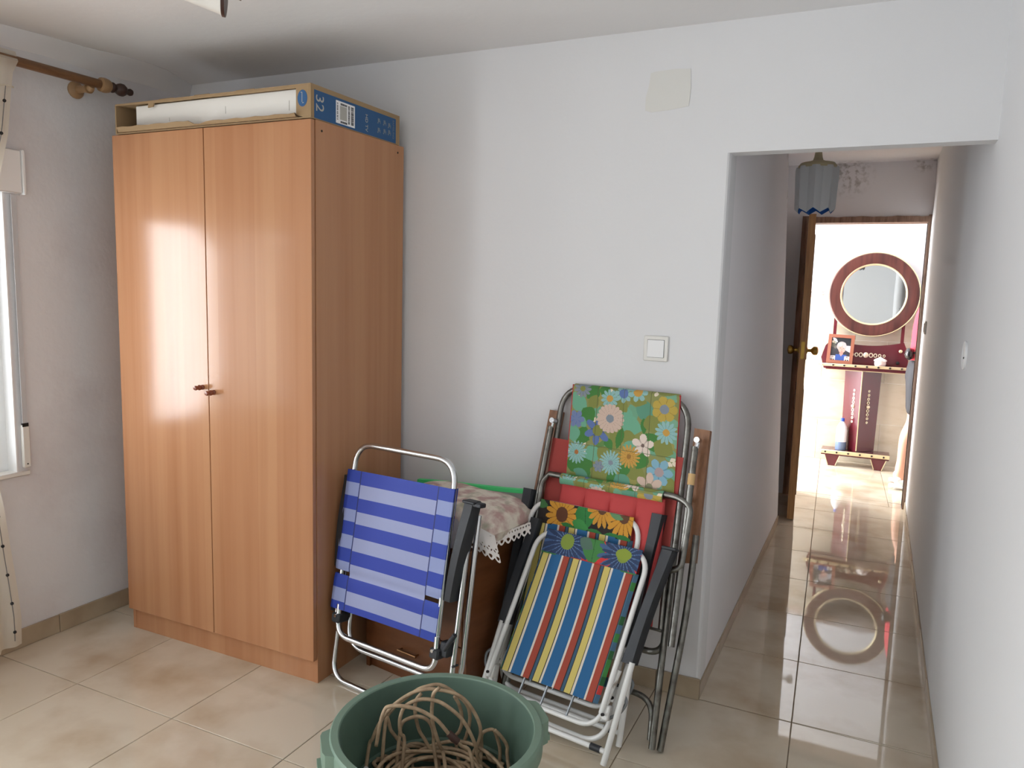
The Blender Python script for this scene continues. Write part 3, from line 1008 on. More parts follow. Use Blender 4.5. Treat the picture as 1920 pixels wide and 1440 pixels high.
NS = 128
verts, faces = [], []
zr = [(1.0, 2.018), (1.04, 2.004), (1.03, 1.97), (1.0, 1.92), (.98, 1.86), (.965, 1.838)]
for k, (sc_, z) in enumerate(zr):
    for j in range(NS):
        a = 2 * PI * j / NS
        ph = (a * 8 / (2 * PI)) % 1
        rr = .080 * sc_ * star(a, 0)
        zz = z - (.019 * (1 - 2 * abs(ph - .5)) if k == len(zr) - 1 else 0)
        verts.append((LC.x + rr * math.cos(a), LC.y + rr * math.sin(a), zz))
for k in range(len(zr) - 1):
    for j in range(NS):
        faces.append((k * NS + j, k * NS + (j + 1) % NS, (k + 1) * NS + (j + 1) % NS, (k + 1) * NS + j))
sh = MB().add(verts, faces).build('shade', M_SHADE, t, angle=25)
c = Vector((LC.x, LC.y, 0))
v2 = [((p[0] - c.x) * .965 + c.x, (p[1] - c.y) * .965 + c.y, p[2]) for p in verts]
MB().add(v2, faces).build('lining', M_SHADEIN, t, angle=25)
MB().lathe([(.081, 2.012), (.080, 2.022), (.070, 2.034), (.040, 2.040), (.022, 2.046), (.017, 2.060), (.013, 2.090), (.012, 2.094)], 24, Matrix.Translation((LC.x, LC.y, 0))).build('cap', M_CREAM, t)
MB().tube([(LC.x, LC.y, 2.094), (LC.x, LC.y, 2.112)], .0115, 12).build('holder', M_DARK, t)
MB().tube([(LC.x, LC.y, 2.112), (LC.x, LC.y, 2.365)], .004, 8).build('flex', M_DARK, t)
MB().lathe([(.045, 2.376), (.043, 2.366), (.012, 2.352), (.004, 2.350)], 20, Matrix.Translation((LC.x, LC.y, 0))).build('ceiling_rose', M_CREAM, t)
MB().ball((LC.x, LC.y, 1.955), .028, 12, 8, (1, 1, 1.3)).build('bulb', M_FROST, t)

# ---------------------------------------------------------------- nightstand
NY = math.radians(-10)
t = thing('nightstand', 'small dark orange-brown nightstand with drawers behind the blue striped beach chair', 'nightstand', (1.512, -.40, 0), (0, 0, NY))
NM = Matrix.Translation((1.27, -.36, 0)) @ Matrix.Rotation(NY, 4, 'Z')   # local: x along the front, y to the wall
nb = MB()
nb.box(0, .018, 0, .335, 0, .545, NM).box(.472, .490, 0, .335, 0, .545, NM).box(.018, .472, .325, .335, .03, .545, NM).box(.018, .472, 0.012, .325, .03, .045, NM)
nb.box(.018, .472, 0.012, .028, 0, .03, NM)
nb.build('body', M_NIGHT, t)
MB().rbox(-.004, .494, -.008, .338, .545, .562, .002, NM).build('top_board', M_NIGHT, t)
for k in range(3):
    z0 = .048 + k * .166
    dr = MB().rbox(.020, .470, -.004, .014, z0, z0 + .161, .0015, NM).build('drawer', M_NIGHT, t)
    h = MB().tube([(.185, -.022, z0 + .077), (.275, -.022, z0 + .077)], .0052, 10, M=NM)
    h.tube([(.190, -.003, z0 + .077), (.190, -.022, z0 + .077)], .004, 8, M=NM).tube([(.270, -.003, z0 + .077), (.270, -.022, z0 + .077)], .004, 8, M=NM)
    h.build('handle', M_BRONZE, dr)

# ---------------------------------------------------------------- cushion with lace and the clear bag behind it
t = thing('lace_cushion', 'faded pink and grey floral cushion with white eyelet lace lying on the nightstand', 'cushion', (1.58, -.27, .563))
CM = Matrix.Translation((1.606, -.232, .625)) @ Matrix.Rotation(math.radians(-9), 4, 'Z')
n, m = 48, 20
vs, fs = [], []


def pil(u, w, s):
    """u,w in -1..1"""
    e = max(0, (1 - abs(u) ** 4.5)) * max(0, (1 - abs(w) ** 3.5))
    hgt = (.080 - .006 * u) * e ** .40
    puff = 1 + .04 * math.sin(u * 7 + 1) * math.sin(w * 6)
    low = -.060
    return (u * .255 * (1 - .03 * w * w), w * .160 * (1 - .03 * u * u), hgt * puff if s > 0 else max(low, -hgt * .9))


for s in (1, -1):
    o = len(vs)
    for j in range(m + 1):
        for i in range(n + 1):
            vs.append(pil(-1 + 2 * i / n, -1 + 2 * j / m, s))
    for j in range(m):
        for i in range(n):
            a = o + j * (n + 1) + i
            fs.append((a, a + 1, a + n + 2, a + n + 1))
MB().add(vs, fs, CM).build('cushion_body', M_PILLOW, t, angle=180)


def lace_flap(c, du, dv, W, H, nu, nv, wave=.006):
    """Eyelet-lace strip: real holes, scalloped free edge. c = top left, du along, dv down."""
    du, dv = Vector(du).normalized(), Vector(dv).normalized()
    nn = du.cross(dv).normalized()
    vs, fs = [], []
    for j in range(nv + 1):
        for i in range(nu + 1):
            u, w = i / nu * W, j / nv * H
            sc = (.012 * abs(math.sin(PI * u / .026))) * (j / nv)
            q = Vector(c) + du * u + dv * (w * (1 - .012 / H) + sc) + nn * (wave * math.sin(u * 60) * (j / nv))
            vs.append(q)
    holes = []
    k = 0
    while .013 + .026 * k < W:
        x = .013 + .026 * k
        holes += [(x, H - .014, .0062)]
        holes += [(x - .007, H - .034, .0034), (x + .007, H - .034, .0034), (x, H - .046, .0028)]
        k += 1
    for j in range(nv):
        for i in range(nu):
            u, w = (i + .5) / nu * W, (j + .5) / nv * H
            if any((u - hx) ** 2 + (w - hy) ** 2 < hr * hr for hx, hy, hr in holes): continue
            a = j * (nu + 1) + i
            fs.append((a, a + 1, a + nu + 2, a + nu + 1))
    return MB().add(vs, fs)


lace_flap((1.722, -.432, .672), (.93, .10, -.36), (.30, -.06, -1), .125, .098, 92, 76).build('lace_flap', M_LACE, t, angle=180)
lace_flap((1.815, -.385, .612), (.42, .90, .12), (.10, -.10, -1), .17, .045, 96, 24, .004).build('lace_edge', M_LACE, t, angle=180)
MB().add([(1.60, -.425, .650), (1.70, -.434, .668), (1.765, -.446, .580), (1.71, -.450, .5655), (1.60, -.440, .566)], [(0, 1, 2, 3, 4)]).build('lace_lining', M_LACE, t)

t = thing('vinyl_bag', 'clear plastic storage bag with a bright green zip strip standing behind the floral cushion', 'bag', (1.58, -.07, .563))
bp = [(1.30, -.045, .5635), (1.795, -.058, .5635), (1.795, -.055, .686), (1.55, -.050, .676), (1.30, -.045, .664)]
bpb = [(p[0], p[1] + .025, p[2]) for p in bp]
MB().add(bp + bpb, [(0, 1, 2, 3, 4), (5, 6, 7, 8, 9), (0, 1, 6, 5), (1, 2, 7, 6), (2, 3, 8, 7), (3, 4, 9, 8), (4, 0, 5, 9)]).build('clear_bag', M_CLEAR, t)
zs = MB()
top = [(1.30, .664), (1.40, .670), (1.55, .676), (1.68, .681), (1.80, .688)]
v = []
for (x, z) in top:
    hh = .0075
    v += [(x, -.060, z - hh), (x, -.060, z + hh), (x, -.040, z + hh), (x, -.040, z - hh)]
f = [(0, 3, 2, 1), (16, 17, 18, 19)]
for i in range(4):
    a = i * 4
    f += [(a + k, a + (k + 1) % 4, a + 4 + (k + 1) % 4, a + 4 + k) for k in range(4)]
zs.add(v, f).build('zip_strip', M_GREENSTRIP, t)


# ---------------------------------------------------------------- folded chairs (local frame: x along the seat, z up the folded frame, -y towards the room)
def folded(name, label, P, yaw, lean, group=None, cat='folding chair'):
    o = thing(name, label, cat, P, (math.radians(-lean), 0, math.radians(yaw)), group)
    LOCAL.add(o.name)
    return o


def P3(pts, w):
    return [(p[0], -w, p[1]) for p in pts]


# -- blue and white striped beach chair
P0 = Vector((1.271, -.536, 0.0))
yaw = math.radians(-9.5)
UC = .20
base = P0 + Vector((math.cos(yaw), math.sin(yaw), 0)) * UC
t = folded('beach_chair', 'folded aluminium beach chair with blue and white striped mesh beside the wardrobe', base, -9.5, 8, cat='beach chair')


def S_(pts, w):
    return [(p[0] - UC, -w, p[1]) for p in pts]


A = M_ALU
MB().tube(bend(S_([(-.030, .255), (-.018, .889), (.448, .892), (.444, .265)], .012), .085, 9), .0102, 12).build('back_frame', A, t)
MB().tube(bend(S_([(-.018, .30), (-.014, .185), (.452, .192), (.447, .31)], .016), .085, 9), .0102, 12).build('seat_frame', A, t)
MB().tube(bend(S_([(-.020, .66), (-.022, .130), (.512, .138), (.516, .72)], -.050), .08, 9), .0092, 12).build('rear_legs', A, t)
MB().tube(bend(S_([(-.036, .742), (-.052, .0095), (.494, .0095), (.508, .750)], -.018), .075, 9), .0095, 12).build('front_legs', A, t)
# mesh cloth wrapped round the side tubes
cw, chh = 120, 104
cv = Canvas(cw, chh, (40, 66, 170))
for j in range(chh):
    v_ = .797 - (j + .5) / chh * (.797 - .283)
    k = int((.797 - v_) / .0487)
    cv.a[j, :] = rgb(38, 60, 158)[:3] if k % 2 == 0 else rgb(150, 158, 196)[:3]
    sa, sb = 22, cw - 22
    for (i0, i1) in ((0, sa), (sb, cw)):
        k2 = int((.797 - v_ + .005) / .0487)
        cv.a[j, i0:i1] = rgb(30, 58, 156)[:3] if k2 % 2 == 0 else rgb(138, 150, 194)[:3]
    for i in (sa, sb - 1): cv.a[j, i] = rgb(24, 36, 96)[:3]


def blue_surf(u, v):
    # u across, wrapping round the frame tubes at both sides
    L = .0 + (-.043 + -.016 * (1 - v)); R = .466 - .016 * (1 - v)
    z = .286 + v * (.797 - .286) + (u - .5) * .012
    s = u * 1.16 - .08
    sag = -.006 * math.sin(PI * max(0, min(1, s)))
    if s < 0.0: x, w = L + .004 + (-s) * .12, .026 + s * .40
    elif s > 1.0: x, w = R - .004 - (s - 1) * .12, .026 - (s - 1) * .40
    else:
        x, w = L + .004 + (R - L - .008) * s, .026 + sag
        if s < .02: w -= .004 * (1 - s / .02)
        if s > .98: w -= .004 * (1 - (1 - s) / .02)
    w -= .004 * math.exp(-((v - .262) / .03) ** 2)
    return (x - UC, -w, z)


def notch(u, v):
    edge = u < .19 or u > .81
    return not (edge and .252 < v < .283)


sheet('cloth', cv.a, blue_surf, M_MESHCLOTH, t, keep=notch)
for (pts, hook) in (([(-.046, .765), (-.053, .428)], 0), ([(.517, .770), (.470, .432)], 1)):
    a = MB()
    (x1, z1), (x0, z0) = pts
    n = 12
    vs, fs = [], []
    for i in range(n + 1):
        q = i / n
        x, z = x0 + (x1 - x0) * q, z0 + (z1 - z0) * q
        hw = .017 + .007 * q
        dd = .020 + .010 * math.sin(PI * min(1, q * 1.1))
        for (sx, sw) in ((-1, -.02), (-1, dd * .5), (-.7, dd), (.7, dd), (1, dd * .5), (1, -.02)):
            vs.append((x + sx * hw - UC, -(sw - .004), z))
    for i in range(n):
        for k in range(6):
            fs.append((i * 6 + k, i * 6 + (k + 1) % 6, (i + 1) * 6 + (k + 1) % 6, (i + 1) * 6 + k))
    fs += [tuple(range(6))[::-1], tuple(n * 6 + k for k in range(6))]
    a.add(vs, fs)
    if hook:
        a.rbox(x1 + .018 - UC, x1 + .052 - UC, -.020, .012, z1 - .012, z1 + .003, .003)
        a.rbox(x1 - .02 - UC, x1 + .03 - UC, -.028, .015, z1 - .004, z1 + .006, .003)
    a.build('armrest', M_BLACKPL, t)
for (x, z, sgn) in ((-.022, .262, -1), (.448, .268, 1)):
    h = MB().rbox(x - .020 - UC, x + .020 - UC, -.030, .030, z - .032, z + .004, .006)
    h.rbox(x + sgn * .012 - UC, x + sgn * .045 - UC if sgn > 0 else x - UC, -.014, .02, z - .02, z + .03, .004) if sgn > 0 else h.rbox(x - .045 - UC, x - .012 - UC, -.014, .02, z - .0, z + .05, .004)
    if sgn > 0:
        h.tube([(x + .030 - UC, -.012, z + .005), (x + .068 - UC, -.012, z + .065)], .0085, 10)
    h.build('hinge', M_BLACKPL, t)
    MB().tube([(x - sgn * .004 - UC, -.034, z - .004), (x - sgn * .004 - UC, -.026, z - .004)], .006, 10).build('rivet', M_CHROME, t)
for q in (.12, .6):
    MB().tube([(.506 - UC, .006, .10 + q), (.506 - UC, .035, .10 + q)], .004, 8).build('rivet', M_BLACKPL, t)


# -- prints for the two white beach chairs
def band_yellow():
    c = Canvas(190, 36, (34, 26, 24))
    c.leaf(4, 6, 14, 7, .2, (60, 110, 60))
    c.flower(48, 17, 34, 17, (206, 148, 50), (156, 100, 28), (96, 56, 34), .36, .7, .62)
    c.leaf(96, 12, 22, 20, 1.45, (44, 120, 58), (26, 84, 40)); c.leaf(88, 28, 18, 9, .2, (58, 136, 66))
    c.flower(128, -4, 30, 15, (198, 142, 48), (146, 92, 26), (92, 56, 32), .3, .7, .55)
    c.flower(172, 2, 36, 15, (204, 146, 48), (152, 96, 28), (96, 60, 36), .28, .7, .55)
    for x, r in ((120, .1), (150, -.2), (66, .2), (178, .1)): c.leaf(x, 34, 18, 5, r, (44, 116, 56))
    c.leaf(158, 3, 14, 5, .2, (96, 140, 96))
    return c.a


def band_blue():
    c = Canvas(190, 40, (206, 52, 52))
    c.rect(0, 78, 0, 40, (36, 52, 80))
    c.disc(16, 8, 13, (60, 130, 60))
    c.flower(46, 14, 58, 19, (62, 90, 134), None, None, .2, 1.1, .5); c.flower(46, 14, 50, 23, (40, 58, 94), (96, 124, 164), (124, 144, 56), .27, 1.0, .4, .1)
    c.leaf(100, 16, 26, 22, 1.5, (66, 128, 66), (40, 96, 50)); c.leaf(84, 10, 16, 10, .4, (82, 110, 96))
    c.flower(158, 15, 50, 17, (66, 94, 134), None, None, .2, 1.1, .5); c.flower(158, 15, 42, 21, (42, 60, 94), (98, 126, 164), (124, 144, 56), .28, 1.0, .4, .1)
    c.disc(158, 13, 15, (134, 152, 54), 9)
    c.rect(0, 190, 38, 40, (60, 120, 60))
    c.rect(60, 132, 37, 40, (206, 52, 52))
    return c.a


def stripes():
    W, H = 464, 60
    c = Canvas(W, H, (50, 80, 104))
    yellow, black, white, blue, rust, gb = (204, 186, 104), (26, 24, 26), (216, 206, 192), (32, 94, 142), (158, 66, 48), (54, 86, 110)
    x = 0.0
    k = W / 1452.0
    seq = [(14, rust), (24, gb), (10, black)]
    for i in range(3):
        seq += [(88, yellow), (11, black), (31, white), (158, blue), (27, white), (92, rust), (12, black), (38, gb), (8, black)]
    for w, col in seq:
        c.rect(x * k, (x + w) * k, 0, H, col)
        x += w
    # flowered selvedges
    rnd = random.Random(3)
    for j in range(16):
        y = j * 4
        c.rect(0, 6, y, y + 4, rnd.choice([(58, 96, 130), (60, 124, 60), (40, 56, 80), (150, 160, 80), (90, 130, 160)]))
        c.rect(W - 16, W, y, y + 4, rnd.choice([(196, 60, 56), (60, 124, 60), (58, 98, 136), (40, 90, 50), (70, 104, 130)]))
    return c.a


def white_chair(label, P, yaw, lean, band, shear, top, arm_dx=0.0, cap=True):
    t = folded('beach_chair', label, P, yaw, lean, 'striped white framed beach chairs', 'beach chair')

    def s(pts, w):
        return [(p[0] + shear * p[1], -w, p[1]) for p in pts]
    T = M_WHITETUBE
    MB().tube(bend(s([(-.222, .135), (-.215, top), (.205, top), (.212, .150)], .010), .075, 9), .0088, 12).build('back_frame', T, t)
    MB().tube(bend(s([(-.228, .40), (-.226, .098), (.206, .098), (.220, .29)], -.006), .07, 9), .0080, 12).build('seat_frame', T, t)
    MB().tube(bend(s([(-.236, .64), (-.236, .052), (.228, .052), (.236, .62)], -.036), .08, 9), .0090, 12).build('rear_legs', T, t)
    for sx in (-1, 1):
        MB().tube(s([(.250 * sx + .006, .325), (.248 * sx + .020, .009)], .004), .0098, 12).build('leg', T, t)
    MB().tube(s([(-.228, .045), (.262, .045)], -.008), .0085, 10).build('foot_bar', T, t)
    MB().tube(s([(.205, .045), (.240, .045)], -.008), .0112, 10).build('end_cap', M_BLACKPL, t)
    # striped cloth between seat front and head band
    lo, hi = .172, top - .070
    st = stripes()

    def surf(u, v):
        hw = .1895 - .004 * v
        x = -hw + 2 * hw * u
        z = lo + (hi - lo) * v
        sag = -.014 * math.sin(PI * u) * math.sin(PI * min(1, v * .9 + .1))
        curl = -.010 * max(0, (abs(u - .5) - .47) / .03)
        return (x + shear * z, -(.012 + sag + curl), z)
    sheet('cloth', st, surf, M_CLOTH, t)

    def surf2(u, v):
        hw = .181
        x = -hw + 2 * hw * u
        q = v * 1.25
        if q <= 1: z, w = hi - .004 + (top + .010 - hi) * q, .0215 - .006 * (1 - q)
        else:
            a = (q - 1) / .25 * PI
            z, w = top + .006 + .004 * math.cos(a) - (q - 1) * .05, .010 + .0115 * math.cos(a)
        w -= .008 * math.sin(PI * u) * (1 - min(1, q))
        return (x + shear * z, -w, z)
    bnd = np.concatenate([band[:9][::-1] * .9, band], axis=0)
    sheet('head_band', bnd, surf2, M_CLOTH, t)
    # black arm rests along both sides
    for sx in (-1, 1):
        vs, fs = [], []
        n = 12
        for i in range(n + 1):
            q = i / n
            z = .318 + (top + .035 - .318) * q
            x = sx * (.241 + .012 * q) + arm_dx
            hw = .023 - .004 * math.sin(PI * q)
            dd = .016 + .008 * math.sin(PI * min(1, q * 1.2))
            for (px, pw) in ((-1, -.022), (-1, dd * .4), (-.75, dd), (.75, dd), (1, dd * .4), (1, -.022)):
                vs.append((x + px * hw + shear * z, -(pw - .006), z))
        for i in range(n):
            for k in range(6): fs.append((i * 6 + k, i * 6 + (k + 1) % 6, (i + 1) * 6 + (k + 1) % 6, (i + 1) * 6 + k))
        fs += [tuple(range(6))[::-1], tuple(n * 6 + k for k in range(6))]
        a = MB().add(vs, fs)
        zt = top + .035
        xt = sx * .253 + arm_dx + shear * zt
        if cap and sx > 0: a.rbox(min(xt - .020, xt + sx * .030), max(xt + .020, xt + sx * .030), -.016, .016, zt - .007, zt + .004, .003)
        a.build('armrest', M_BLACKPL, t)
        MB().tube(s([(sx * .236, .58), (sx * .246, .30)], -.012), .005, 8).build('arm_stay', T, t)
    for sx in (-1, 1):
        x = sx * .222
        MB().rbox(x - .012 + shear * .16, x + .012 + shear * .16, -.006, .026, .132, .178, .004).build('hinge_plate', T, t)
        MB().tube(bend(s([(x + sx * .010, .140), (x + sx * .040, .165), (x + sx * .052, .205), (x + sx * .030, .225)], -.014), .02, 5), .0055, 8).build('latch', M_SPRING, t)
        MB().tube([(x + shear * .15, -.024, .150), (x + shear * .15, -.014, .150)], .005, 8).build('rivet', M_DARK, t)
    for sx, sz in ((-.09, 0), (0.0, 0), (.10, 0)):
        MB().tube(s([(sx, .175), (sx - .004, .100)], -.004), .0042, 6).build('spring_strap', M_SPRING, t)
    return t


yw = math.radians(-9)
b1 = Vector((2.292, -.547, 0)) + Vector((math.cos(yw), math.sin(yw), 0)) * -.268
white_chair('front white beach chair with multicoloured stripes and a blue daisy head band', b1, -9, 23, band_blue(), .115, .662)
yw = math.radians(-8)
b2 = Vector((2.309, -.429, 0)) + Vector((math.cos(yw), math.sin(yw), 0)) * -.272
white_chair('white beach chair with yellow sunflower head band leaning just behind the blue daisy one', b2, -8, 16, band_yellow(), .03, .724, cap=False)

# -- old garden chair with flowered cushion
yw = math.radians(-8)
UC = -.29
bg_ = Vector((2.415, -.395, 0)) + Vector((math.cos(yw), math.sin(yw), 0)) * UC
t = folded('garden_chair', 'old folded steel garden chair with green flowered padding and red underside against the wall', bg_, -8, 16, cat='garden chair')


def G_(pts, w):
    return [(p[0] - UC, -w, p[1]) for p in pts]


S = M_STEEL
MB().tube(bend(G_([(-.540, .298), (-.556, 1.145), (-.062, 1.140), (-.022, .300)], .0), [.06, .10, .10, .06], 10, closed=True), .0108, 12, closed=True).build('back_frame', S, t)
MB().tube(bend(G_([(-.535, .812), (-.045, .812), (.006, .79), (.004, .580), (-.06, .572), (-.54, .572), (-.556, .60), (-.560, .78)], .034), [.0, .03, .07, .07, .03, .03, .06, .07], 8, closed=True)[1:], .0105, 12, closed=True).build('seat_frame', S, t)
for (x1, x0, z1, z0) in ((-.565, -.575, .985, .34), (-.012, .010, .985, .34)):
    MB().tube(G_([(x1, z1), (x0, z0)], .030), .0112, 12).build('arm_tube', S, t)
    br = MB().tube(G_([(x1 + .004, z1 - .004), (x1 + .006, z1 + .028)], .030), .008, 8)
    br.tube(G_([(x1 + .006, z1 + .022), (x1 + .006, z1 + .022)], .018)[:1] + G_([(x1 + .006, z1 + .022)], .045), .010, 10)
    br.build('bracket', M_CHROME, t)
MB().tube(G_([(-.0090, .895), (-.0077, .858)], .030), .0122, 12).build('paper_band', M_STICKER, t)
for (xa, xb, sx) in ((-.560, -.585, -1), (-.035, -.008, 1)):
    MB().tube(G_([(xa, .66), (xb, .012)], .012), .0112, 12).build('leg', S, t)
for (xa, xb, sx) in ((-.600, -.590, -1), (.027, .012, 1)):
    MB().tube(bend(G_([(xa - sx * .004, .70), (xa + sx * .004, .45), (xb, .009)], -.010), .2, 6), .0112, 12).build('leg', S, t)
MB().tube(bend(G_([(-.575, .035), (-.565, .165), (-.03, .160), (-.020, .035)], .006), .07, 8), .0098, 12).build('foot_bar', S, t)
MB().tube(G_([(-.545, .375), (-.026, .380)], .038), .005, 8).build('cross_rod', S, t)
for (xa, xb) in ((-.046, -.033), (-.545, -.540)):
    MB().tube(G_([(xa, .565), (xb, .375)], .030), .0085, 10).build('seat_strut', S, t)
for (x0, x1) in ((-.602, -.548), (-.036, .018)):
    dx = .018 if x0 > -.3 else -.012
    MB().prism([(x0 - UC, 1.049), (x1 - UC, 1.047), (x1 + dx - UC, .61), (x0 + dx - UC, .60)], 'y', .004, .024).build('wooden_armrest', M_ARMWOOD, t)
# red canvas flaps behind the padding
for (xa, xb) in ((-.560, -.478), (-.110, -.052)):
    vs = []
    for (x, z) in ((xa, .946), (xb, .944), (xb, .60), (xa + .01, .60)): vs += [(x - UC, -.0125, z), (x - UC, -.0095, z)]
    MB().add(vs, [(0, 2, 4, 6), (7, 5, 3, 1), (0, 1, 3, 2), (2, 3, 5, 4), (4, 5, 7, 6), (6, 7, 1, 0)]).build('red_flap', M_REDFLAP, t)


# flowered padding: the print is drawn on a 206 x 180 raster (crop units below are 1883-wide photo detail)
def flowered():
    W, H = 206, 178
    c = Canvas(W, H, (136, 140, 84))
    rnd = random.Random(5)
    for i in range(60):
        c.leaf(rnd.uniform(0, W), rnd.uniform(0, H), rnd.uniform(10, 18), rnd.uniform(8, 14), rnd.uniform(0, 3), rnd.choice([(134, 140, 78), (118, 130, 70), (108, 160, 130), (150, 146, 80), (96, 134, 72), (120, 166, 138)]))
    for i in range(26):
        c.leaf(rnd.uniform(0, W), rnd.uniform(0, H), 6, 4, rnd.uniform(0, 3), (226, 214, 192))

    def q(x, y):      # photo-detail position -> raster
        dx, dy = x - 490, y - 35
        u = (dx + dy * 85 / 890.0) / 1066.0
        v = (dy - dx * 125 / 1070.0) / 890.0
        return u * W, v * H
    K = W / 1066.0
    teal, dteal, green, olive, lblue, blue, pink, white, orange, grey, yel = (108, 168, 138), (92, 148, 124), (66, 124, 58), (128, 134, 68), (142, 184, 182), (92, 116, 168), (206, 182, 166), (224, 208, 196), (196, 152, 72), (130, 140, 150), (184, 160, 72)
    L = lambda x, y, l, w, r, col: c.leaf(*q(x, y), l * K * 1.12, w * K * 1.35, r, col)
    F = lambda x, y, r, n, col, c2, cen, cr=.3, sh=.8, inn=.6, rot=0: c.flower(*q(x, y), r * K, n, col, c2, cen, cr, sh, inn, rot)
    L(695, 130, 80, 55, 2.2, green); L(560, 240, 85, 60, .6, teal); L(700, 230, 75, 40, 1.9, olive); L(500, 190, 60, 50, .3, teal)
    L(1220, 310, 85, 65, .2, dteal); L(1040, 350, 70, 40, 1.5, teal); L(1080, 450, 100, 70, .2, teal); L(1000, 270, 60, 40, .9, olive)
    L(645, 345, 75, 62, .8, green); L(585, 540, 70, 70, .4, green); L(485, 520, 75, 55, 1.4, teal); L(580, 410, 60, 35, .7, teal)
    L(1050, 550, 75, 50, .1, olive); L(905, 560, 95, 32, 1.5, olive); L(960, 560, 95, 28, 1.8, green); L(850, 610, 60, 32, 1.0, green)
    L(1290, 600, 110, 55, .7, green); L(1200, 450, 70, 22, 1.5, green); L(1280, 430, 80, 60, 1.1, olive); L(1380, 640, 90, 70, .4, olive)
    L(500, 800, 85, 58, 0.0, green); L(620, 820, 90, 52, 1.3, green); L(680, 700, 80, 60, 2.6, teal); L(800, 700, 70, 50, .5, olive)
    L(760, 890, 100, 70, .4, olive); L(1110, 850, 85, 62, .3, olive); L(880, 940, 100, 40, 1.5, green); L(1005, 840, 80, 36, 2.0, green)
    L(570, 910, 90, 48, .6, dteal); L(980, 960, 90, 62, .8, dteal); L(1060, 640, 60, 50, .7, teal); L(1170, 760, 80, 45, 2.1, green)
    L(1430, 990, 90, 50, 1.6, olive); L(820, 110, 50, 45, .2, green); L(1150, 220, 80, 40, .1, olive); L(1420, 130, 110, 40, .1, olive)
    L(1070, 1020, 60, 40, 1.2, green); L(470, 930, 60, 35, 2.0, olive); L(930, 1000, 60, 30, .4, (110, 130, 140))
    F(590, 95, 92, 11, grey, (104, 118, 132), olive, .3); F(870, 195, 92, 11, lblue, teal, orange, .36); F(1010, 150, 92, 8, lblue, dteal, blue, .5)
    F(1150, 140, 96, 7, lblue, teal, orange, .46); F(520, 380, 88, 6, (112, 128, 168), blue, None); F(1400, 300, 122, 7, yel, (150, 128, 56), grey, .36, .5, .72)
    F(740, 490, 140, 6, blue, (70, 92, 142), olive, .38, 1.2, .45, .4); F(870, 380, 140, 19, pink, (176, 152, 140), grey, .28, .5, .84)
    F(1410, 505, 108, 13, lblue, (116, 160, 160), orange, .3); F(1185, 620, 108, 5, white, (186, 168, 158), (110, 92, 86), .16, 1.0, .5, .3)
    F(520, 690, 112, 17, lblue, teal, (170, 110, 60), .2, .8, .55); F(870, 780, 118, 19, lblue, (110, 150, 152), grey, .2, .8, .45)
    F(1050, 720, 112, 17, orange, (160, 116, 50), (150, 110, 52), .2, .8, .5); F(745, 815, 58, 6, grey, blue, None)
    F(1335, 850, 126, 6, (128, 172, 190), (100, 142, 166), (168, 150, 150), .34, .8, .55); F(1235, 980, 132, 6, pink, (176, 156, 140), (130, 130, 100), .26, .9, .5, .5)
    for u in (.25, .5, .75): c.rect(u * W - .4, u * W + .6, 0, H, (92, 98, 60))
    for v in (.64,): c.rect(0, W, v * H - .4, v * H + .6, (98, 104, 66))
    return c.a


FL = flowered()


def pad_surf(u, v):
    x = -.510 + u * .412 + (1 - v) * .030 + (.004 * (1 - v))
    z = .815 + v * (1.158 - .815)
    quilt = .0045 * (abs(math.sin(PI * 4 * u)) ** .5) * (abs(math.sin(PI * (v / .36 if v < .36 else (v - .36) / .64))) ** .5)
    w = .016 + quilt - .016 * (max(0, v - .96) / .04) ** 2
    return (x - UC, -w, z)


pad = sheet('flowered_padding', FL, pad_surf, M_CLOTH, t)
MB().tube(bend(G_([(-.478, .815), (-.511, 1.152)], .013), .01), .0035, 6).build('piping', M_REDPIPE, pad)
MB().tube(bend(G_([(-.066, .815), (-.097, 1.152)], .013), .01), .0035, 6).build('piping', M_REDPIPE, pad)
back_bm = MB().add([(p[0] - UC, -.004, p[1]) for p in ((-.506, 1.150), (-.100, 1.150), (-.072, .815), (-.474, .815))], [(0, 1, 2, 3)])
back_bm.build('padding_back', M_RED, t)
roll = np.concatenate([FL[95:120], FL[30:44]], axis=0)


def roll_surf(u, v):
    x = -.482 + u * .392
    a = -1.3 + v * 3.7
    return (x - UC, -(.034 + .0165 * math.cos(a)), .803 + .0205 * math.sin(a))


sheet('flowered_roll', roll, roll_surf, M_CLOTH, t)
# quilted red underside of the seat, four channels
vs, fs = [], []
nu, nv = 48, 16
for j in range(nv + 1):
    for i in range(nu + 1):
        u, v_ = i / nu, j / nv
        x = -.475 + u * .392 + (1 - v_) * .020
        z = .385 + v_ * (.795 - .385)
        w = .034 + .013 * abs(math.sin(PI * 4 * u)) ** .35 * min(1, (1 - v_) / .12)
        vs.append((x - UC, -w, z))
for j in range(nv):
    for i in range(nu):
        a = j * (nu + 1) + i
        fs.append((a, a + 1, a + nu + 2, a + nu + 1))
seat = MB().add(vs, fs).build('red_seat_canvas', M_RED, t, angle=60)
sd = seat.modifiers.new('thickness', 'SOLIDIFY'); sd.thickness = .006; sd.offset = 1

